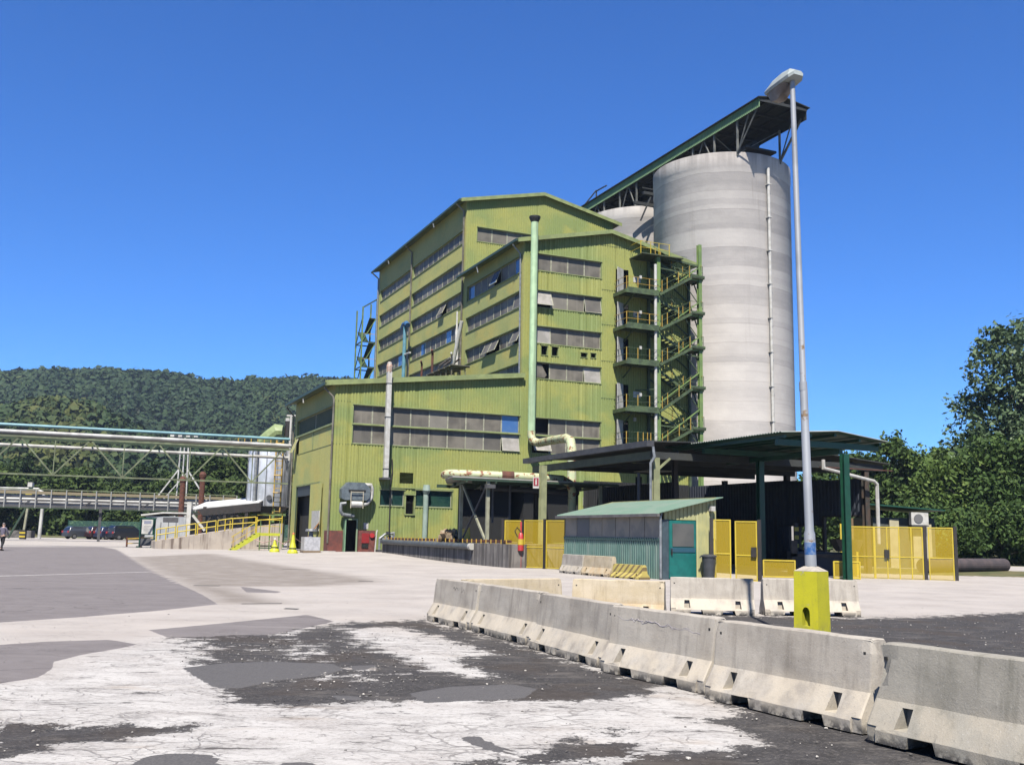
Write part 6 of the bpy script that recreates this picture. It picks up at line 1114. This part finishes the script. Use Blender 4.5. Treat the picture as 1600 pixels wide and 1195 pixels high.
# ---------------- notice board
nbx, nby = -29.95, 85.2; zb_ = float(gz(nbx, nby)); nb = thing('notice_board', 'white notice sheet in a green frame on legs at the foot of the ramp', 'notice board', (nbx, nby, zb_))
part(nb, 'frame', MB().box(nbx-.55, nbx+.6, nby-.05, nby+.05, zb_+1.05, zb_+2.4).box(nbx-.65, nbx+.7, nby-.07, nby+.07, zb_+2.36, zb_+2.45), DKG); part(nb, 'sheet', MB().box(nbx-.45, nbx+.45, nby-.075, nby-.05, zb_+1.12, zb_+2.3), WHITE)
mb = MB(); mb.box(nbx-.28, nbx+.32, nby-.085, nby-.075, zb_+1.95, zb_+2.2); part(nb, 'printed_panel', mb, mat('print_blue', (.28, .3, .38), rough=.6)); mb = MB()
for i in range(5): mb.box(nbx-.3, nbx+.3-.1*(i % 2), nby-.084, nby-.075, zb_+1.3+i*.11, zb_+1.33+i*.11)
part(nb, 'text_lines', mb, mat('print_grey', (.3, .3, .32), rough=.6))
for x in (nbx-.58, nbx+.6): part(nb, 'leg', MB().box(x-.05, x+.05, nby-.05, nby+.05, zb_, zb_+2.4), DKG); part(nb, 'foot', MB().box(x-.12, x+.12, nby-.4, nby+.4, zb_, zb_+.12), DKG)
part(nb, 'lower_box', MB().box(nbx-.5, nbx+.55, nby-.1, nby+.1, zb_+.15, zb_+.75), GREY)
yr_ = thing('rusty_handrail', 'short rusty and yellow handrail at the left foot of the ramp', 'railing', (-31, 88, .1)); 
part(yr_, 'rail', MB().bar((-32.6, 88, .8), (-30.3, 88, .95), .1).bar((-32.6, 88, .4), (-30.3, 88, .5), .08), YELP)
for x in (-32.6, -31.4, -30.3): part(yr_, 'post', MB().bar((x, 88, 0), (x, 88, .95), .12), RUST)
# ---------------- parked cars
def carpaint(n, c): return mat(n, c, rough=.28, spec=.6)
GLS = mat('car_glass', (.02, .025, .03), rough=.08, spec=.8); TYR = mat('tyre', (.015, .015, .015), rough=.8); RIM = mat('rim', (.3, .3, .31), rough=.4, metal=.5)
def car(label, x, y, hd, paint, L=4.0, H=1.46, kind=0):
    z = float(gz(x, y)); t = thing('parked_car', label, 'car', (0, 0, 0), 'w', 0, 'cars parked beyond the pipe bridges'); W_ = .86
    side = [(-L/2, .35), (-L/2-.02, .75), (-L/2+.1, .92), (-L/2+.28, H-.12), (-L/2+.55, H), (.25, H), (L/2-1.25, .98), (L/2-.35, .86), (L/2-.03, .68), (L/2, .35), (L/2-.15, .24), (-L/2+.15, .24)]
    if kind: side[3] = (-L/2+.12, H-.2); side[4] = (-L/2+.35, H)
    vs = []; n = len(side)
    for w_, kk in ((-W_, 1), (W_, 1)): vs += [(x_, w_*(.80 if z_ > 1.0 else 1), z_) for x_, z_ in side]
    mb = MB().add(vs, [tuple(range(n)), tuple(range(n, 2*n))[::-1]]+[((i+1) % n, i, n+i, n+(i+1) % n) for i in range(n)]); body = part(t, 'body', mb, paint)
    bv = body.modifiers.new('b', 'BEVEL'); bv.width = .05; bv.segments = 2
    g_ = MB()
    for s__ in (-1, 1):
        yy = s__*(W_*.80+.035); yb = s__*(W_*.955)
        part(t, 'side_window', MB().add([(-L/2+.45, yb, .97), (L/2-1.45, yb, .97), (.18, yy, H-.1), (-L/2+.62, yy, H-.1)], [(0, 1, 2, 3) if s__ < 0 else (3, 2, 1, 0)]), GLS)
    part(t, 'rear_window', MB().add([(-L/2+.10, -.62, .98), (-L/2+.10, .62, .98), (-L/2+.26, .55, H-.14), (-L/2+.26, -.55, H-.14)], [(3, 2, 1, 0)]), GLS); part(t, 'windscreen', MB().add([(L/2-1.27, -.64, 1.03), (L/2-1.27, .64, 1.03), (.33, .56, H-.05), (.33, -.56, H-.05)], [(0, 1, 2, 3)]), GLS)
    for s__ in (-1, 1):
        part(t, 'tail_light', MB().box(-L/2-.05, -L/2+.05, *sorted((s__*.62, s__*.84)), .72, .95), MATS['red_bright']); part(t, 'headlight', MB().box(L/2-.12, L/2+.01, *sorted((s__*.5, s__*.8)), .58, .74), WHITE)
        for xx in (-L/2+.72, L/2-.78): w__ = part(t, 'wheel', MB().tube([(xx, s__*.70, .31), (xx, s__*.89, .31)], .31, 16), TYR); part(w__, 'rim', MB().tube([(xx, s__*.885, .31), (xx, s__*.905, .31)], .19, 12), RIM)
    part(t, 'bumper', MB().box(-L/2-.07, -L/2+.05, -.8, .8, .32, .55), paint)
    t.location = (x, y, z); t.rotation_euler = (0, 0, hd); return t
hdc = math.radians(48)
car('dark grey hatchback with red tail light, leftmost of the parked cars', -50.6, 122, hdc, carpaint('paint_grey', (.06, .07, .09)))
car('silver hatchback with pale rear second from the left in the car row', -49.4, 125.5, hdc, carpaint('paint_silver', (.30, .31, .33)), 4.1)
car('dark maroon estate car in the middle of the car row', -48.2, 122.6, hdc, carpaint('paint_maroon', (.05, .025, .03)), 4.2, 1.5)
car('dark blue car with bluish roof, fourth from the left', -46.6, 121.6, hdc, carpaint('paint_blue', (.03, .04, .09)), 4.2, 1.5)
car('large black people carrier, rightmost of the parked cars', -44.6, 120.8, hdc, carpaint('paint_black', (.012, .016, .03)), 4.7, 1.65, 1)
bgy = thing('yellow_cart', 'cream yellow service cart right of the parked cars', 'cart', (-35.5, 110, .2)); part(bgy, 'body', MB().box(-36.8, -34.6, 109.2, 110.6, .5, 1.2).slab([(-36.6, 109.2, 1.2), (-34.8, 109.2, 1.2), (-35.3, 109.2, 1.9), (-36.0, 109.2, 1.9)], -1.3), mat('cart_cream', (.6, .5, .25), rough=.6))
for x in (-36.3, -35.1): part(bgy, 'wheel', MB().tube([(x, 109.1, .45), (x, 109.3, .45)], .3, 12), TYR)
for i, (x, lb) in enumerate(((-45.2, 'left grey gas column beyond the cars'), (-44.0, 'right grey gas column beyond the cars'))): solo('grey_column', lb, 'post', MB().tube([(x, 138, .3), (x, 138, 4.4)], .5, 10).box(x-.5, x+.5, 137.5, 138.5, 4.4, 4.9), mat('column_pale', (.18, .2, .19), rough=.7), (x, 138, .3), group='grey columns beyond the cars')
fn = thing('mesh_fence', 'pale green mesh fence running beyond the parked cars', 'fence', (-30, 140, .3)); part(fn, 'wire_mesh', MB().quad((-60, 140, .3), (-20, 140, .3), (-20, 140, 2.6), (-60, 140, 2.6)), meshmat('green_mesh', (.12, .28, .22), .8, 9))
for x in range(-60, -19, 4): part(fn, 'post', MB().bar((x, 140, .3), (x, 140, 2.7), .1), DKG)
solo('white_lamp_pole', 'thin pole with white box lamp beyond the car row', 'pole', MB().tube([(-42.6, 137, .3), (-42.6, 137, 5.0)], .06, 6).box(-42.9, -42.3, 136.8, 137.2, 4.8, 5.2), WHITE, (-42.6, 137, .3))
# ---------------- the person walking away
px_, py_ = -32.7, 66.6; pz_ = float(gz(px_, py_))
def skin(name, pts, edges, m, sub=2, parent=None):
    me = bpy.data.meshes.new(name); me.from_pydata([p[:3] for p in pts], edges, []); o = bpy.data.objects.new(name, me); COL.objects.link(o); md = o.modifiers.new('s', 'SKIN'); md.use_smooth_shade = True
    if not me.skin_vertices: bm = bmesh.new(); bm.from_mesh(me); bm.verts.layers.skin.verify(); bm.to_mesh(me); bm.free()
    for i, p in enumerate(pts): sv = me.skin_vertices[0].data[i]; sv.radius = (p[3], p[4] if len(p) > 4 else p[3]); sv.use_root = i == 0
    ss = o.modifiers.new('u', 'SUBSURF'); ss.levels = ss.render_levels = sub; bpy.context.view_layer.update()
    me2 = bpy.data.meshes.new_from_object(o.evaluated_get(bpy.context.evaluated_depsgraph_get())); me2.name = name; o.modifiers.clear(); o.data = me2; me2.materials.clear(); me2.materials.append(m)
    if parent: o.parent = parent
    return o
SK = mat('skin', (.62, .40, .30), rough=.6); pr_ = thing('person', 'person in grey-lilac top and black trousers walking away at the far left', 'person', (px_, py_, pz_)); pr_.rotation_euler = (0, 0, math.radians(-8))
bp_ = [(0, 0, .93, .13, .10), (0, -.01, 1.12, .13, .095), (0, -.02, 1.32, .17, .10), (0, -.02, 1.46, .09, .07), (0, 0, 1.53, .05), (0, .01, 1.63, .085, .10), (0, .0, 1.70, .08, .09),
       (-.18, -.02, 1.43, .055), (-.25, -.07, 1.17, .043), (-.27, .02, .95, .034), (-.27, .05, .88, .03, .02), (.18, -.02, 1.43, .055), (.26, .06, 1.18, .043), (.27, .16, .97, .034), (.27, .19, .90, .03, .02),
       (-.09, .02, .86, .09), (-.10, .14, .50, .06), (-.10, .12, .10, .04), (-.10, .22, .04, .035), (.09, -.02, .86, .09), (.09, -.05, .48, .06), (.09, -.26, .14, .04), (.09, -.18, .05, .035)]
body = skin('body', bp_, [(0, 1), (1, 2), (2, 3), (3, 4), (4, 5), (5, 6), (3, 7), (7, 8), (8, 9), (9, 10), (3, 11), (11, 12), (12, 13), (13, 14), (0, 15), (15, 16), (16, 17), (17, 18), (0, 19), (19, 20), (20, 21), (21, 22)], SK, 2, pr_)
tp = [(0, -.01, .90, .155, .12), (0, -.01, 1.12, .155, .115), (0, -.02, 1.32, .19, .12), (0, -.02, 1.46, .10, .08), (-.18, -.02, 1.43, .07), (-.25, -.07, 1.17, .056), (-.27, .01, .98, .045), (.18, -.02, 1.43, .07), (.26, .06, 1.18, .056), (.27, .15, .99, .045)]
skin('jumper', tp, [(0, 1), (1, 2), (2, 3), (3, 4), (4, 5), (5, 6), (3, 7), (7, 8), (8, 9)], mat('grey_top', (.20, .18, .25), (.15, .14, .19), s=8, rough=.9), 2, pr_)
skin('trousers', [(0, 0, .92, .15, .12), (-.09, .02, .84, .105), (-.10, .14, .50, .075), (-.10, .12, .10, .058), (.09, -.02, .84, .105), (.09, -.05, .48, .075), (.09, -.25, .15, .055)], [(0, 1), (1, 2), (2, 3), (0, 4), (4, 5), (5, 6)], mat('black_cloth', (.02, .02, .025), rough=.9), 2, pr_)
skin('hair', [(0, -.03, 1.66, .09, .085), (0, -.02, 1.73, .085, .08), (0, .03, 1.76, .06)], [(0, 1), (1, 2)], mat('grey_hair', (.22, .2, .2), rough=.8), 1, pr_)
for x, y0, z in ((-.10, .17, .03), (.09, -.22, .06)): o = bpy.data.objects.new('shoe', mesh('shoe', MB().tube([(x, y0-.10, z), (x, y0, z+.02), (x, y0+.16, z)], [.045, .055, .035], 10), ASPH_D)); COL.objects.link(o); o.parent = pr_
for s__ in (-1, 1): o = bpy.data.objects.new('ear', mesh('ear', MB().tube([(s__*.085, .0, 1.62), (s__*.10, .0, 1.66)], [.015, .02], 6), SK)); COL.objects.link(o); o.parent = pr_
# ================================================================ HAZE
m = bpy.data.materials.new('haze_air'); m.use_nodes = True; m.node_tree.nodes.clear(); MATS['haze_air'] = m
pv = m.node_tree.nodes.new('ShaderNodeVolumePrincipled'); pv.inputs['Color'].default_value = (.62, .78, 1, 1); pv.inputs['Density'].default_value = .00012; pv.inputs['Anisotropy'].default_value = .2
ou = m.node_tree.nodes.new('ShaderNodeOutputMaterial'); m.node_tree.links.new(pv.outputs[0], ou.inputs['Volume'])
o = solo('haze', 'thin bluish summer haze lying over the yard and the wooded hills', 'haze', MB().box(-1250, 1250, -70, 1250, -3, 175), m, (0, 0, 0)); tag(o, kind='stuff')
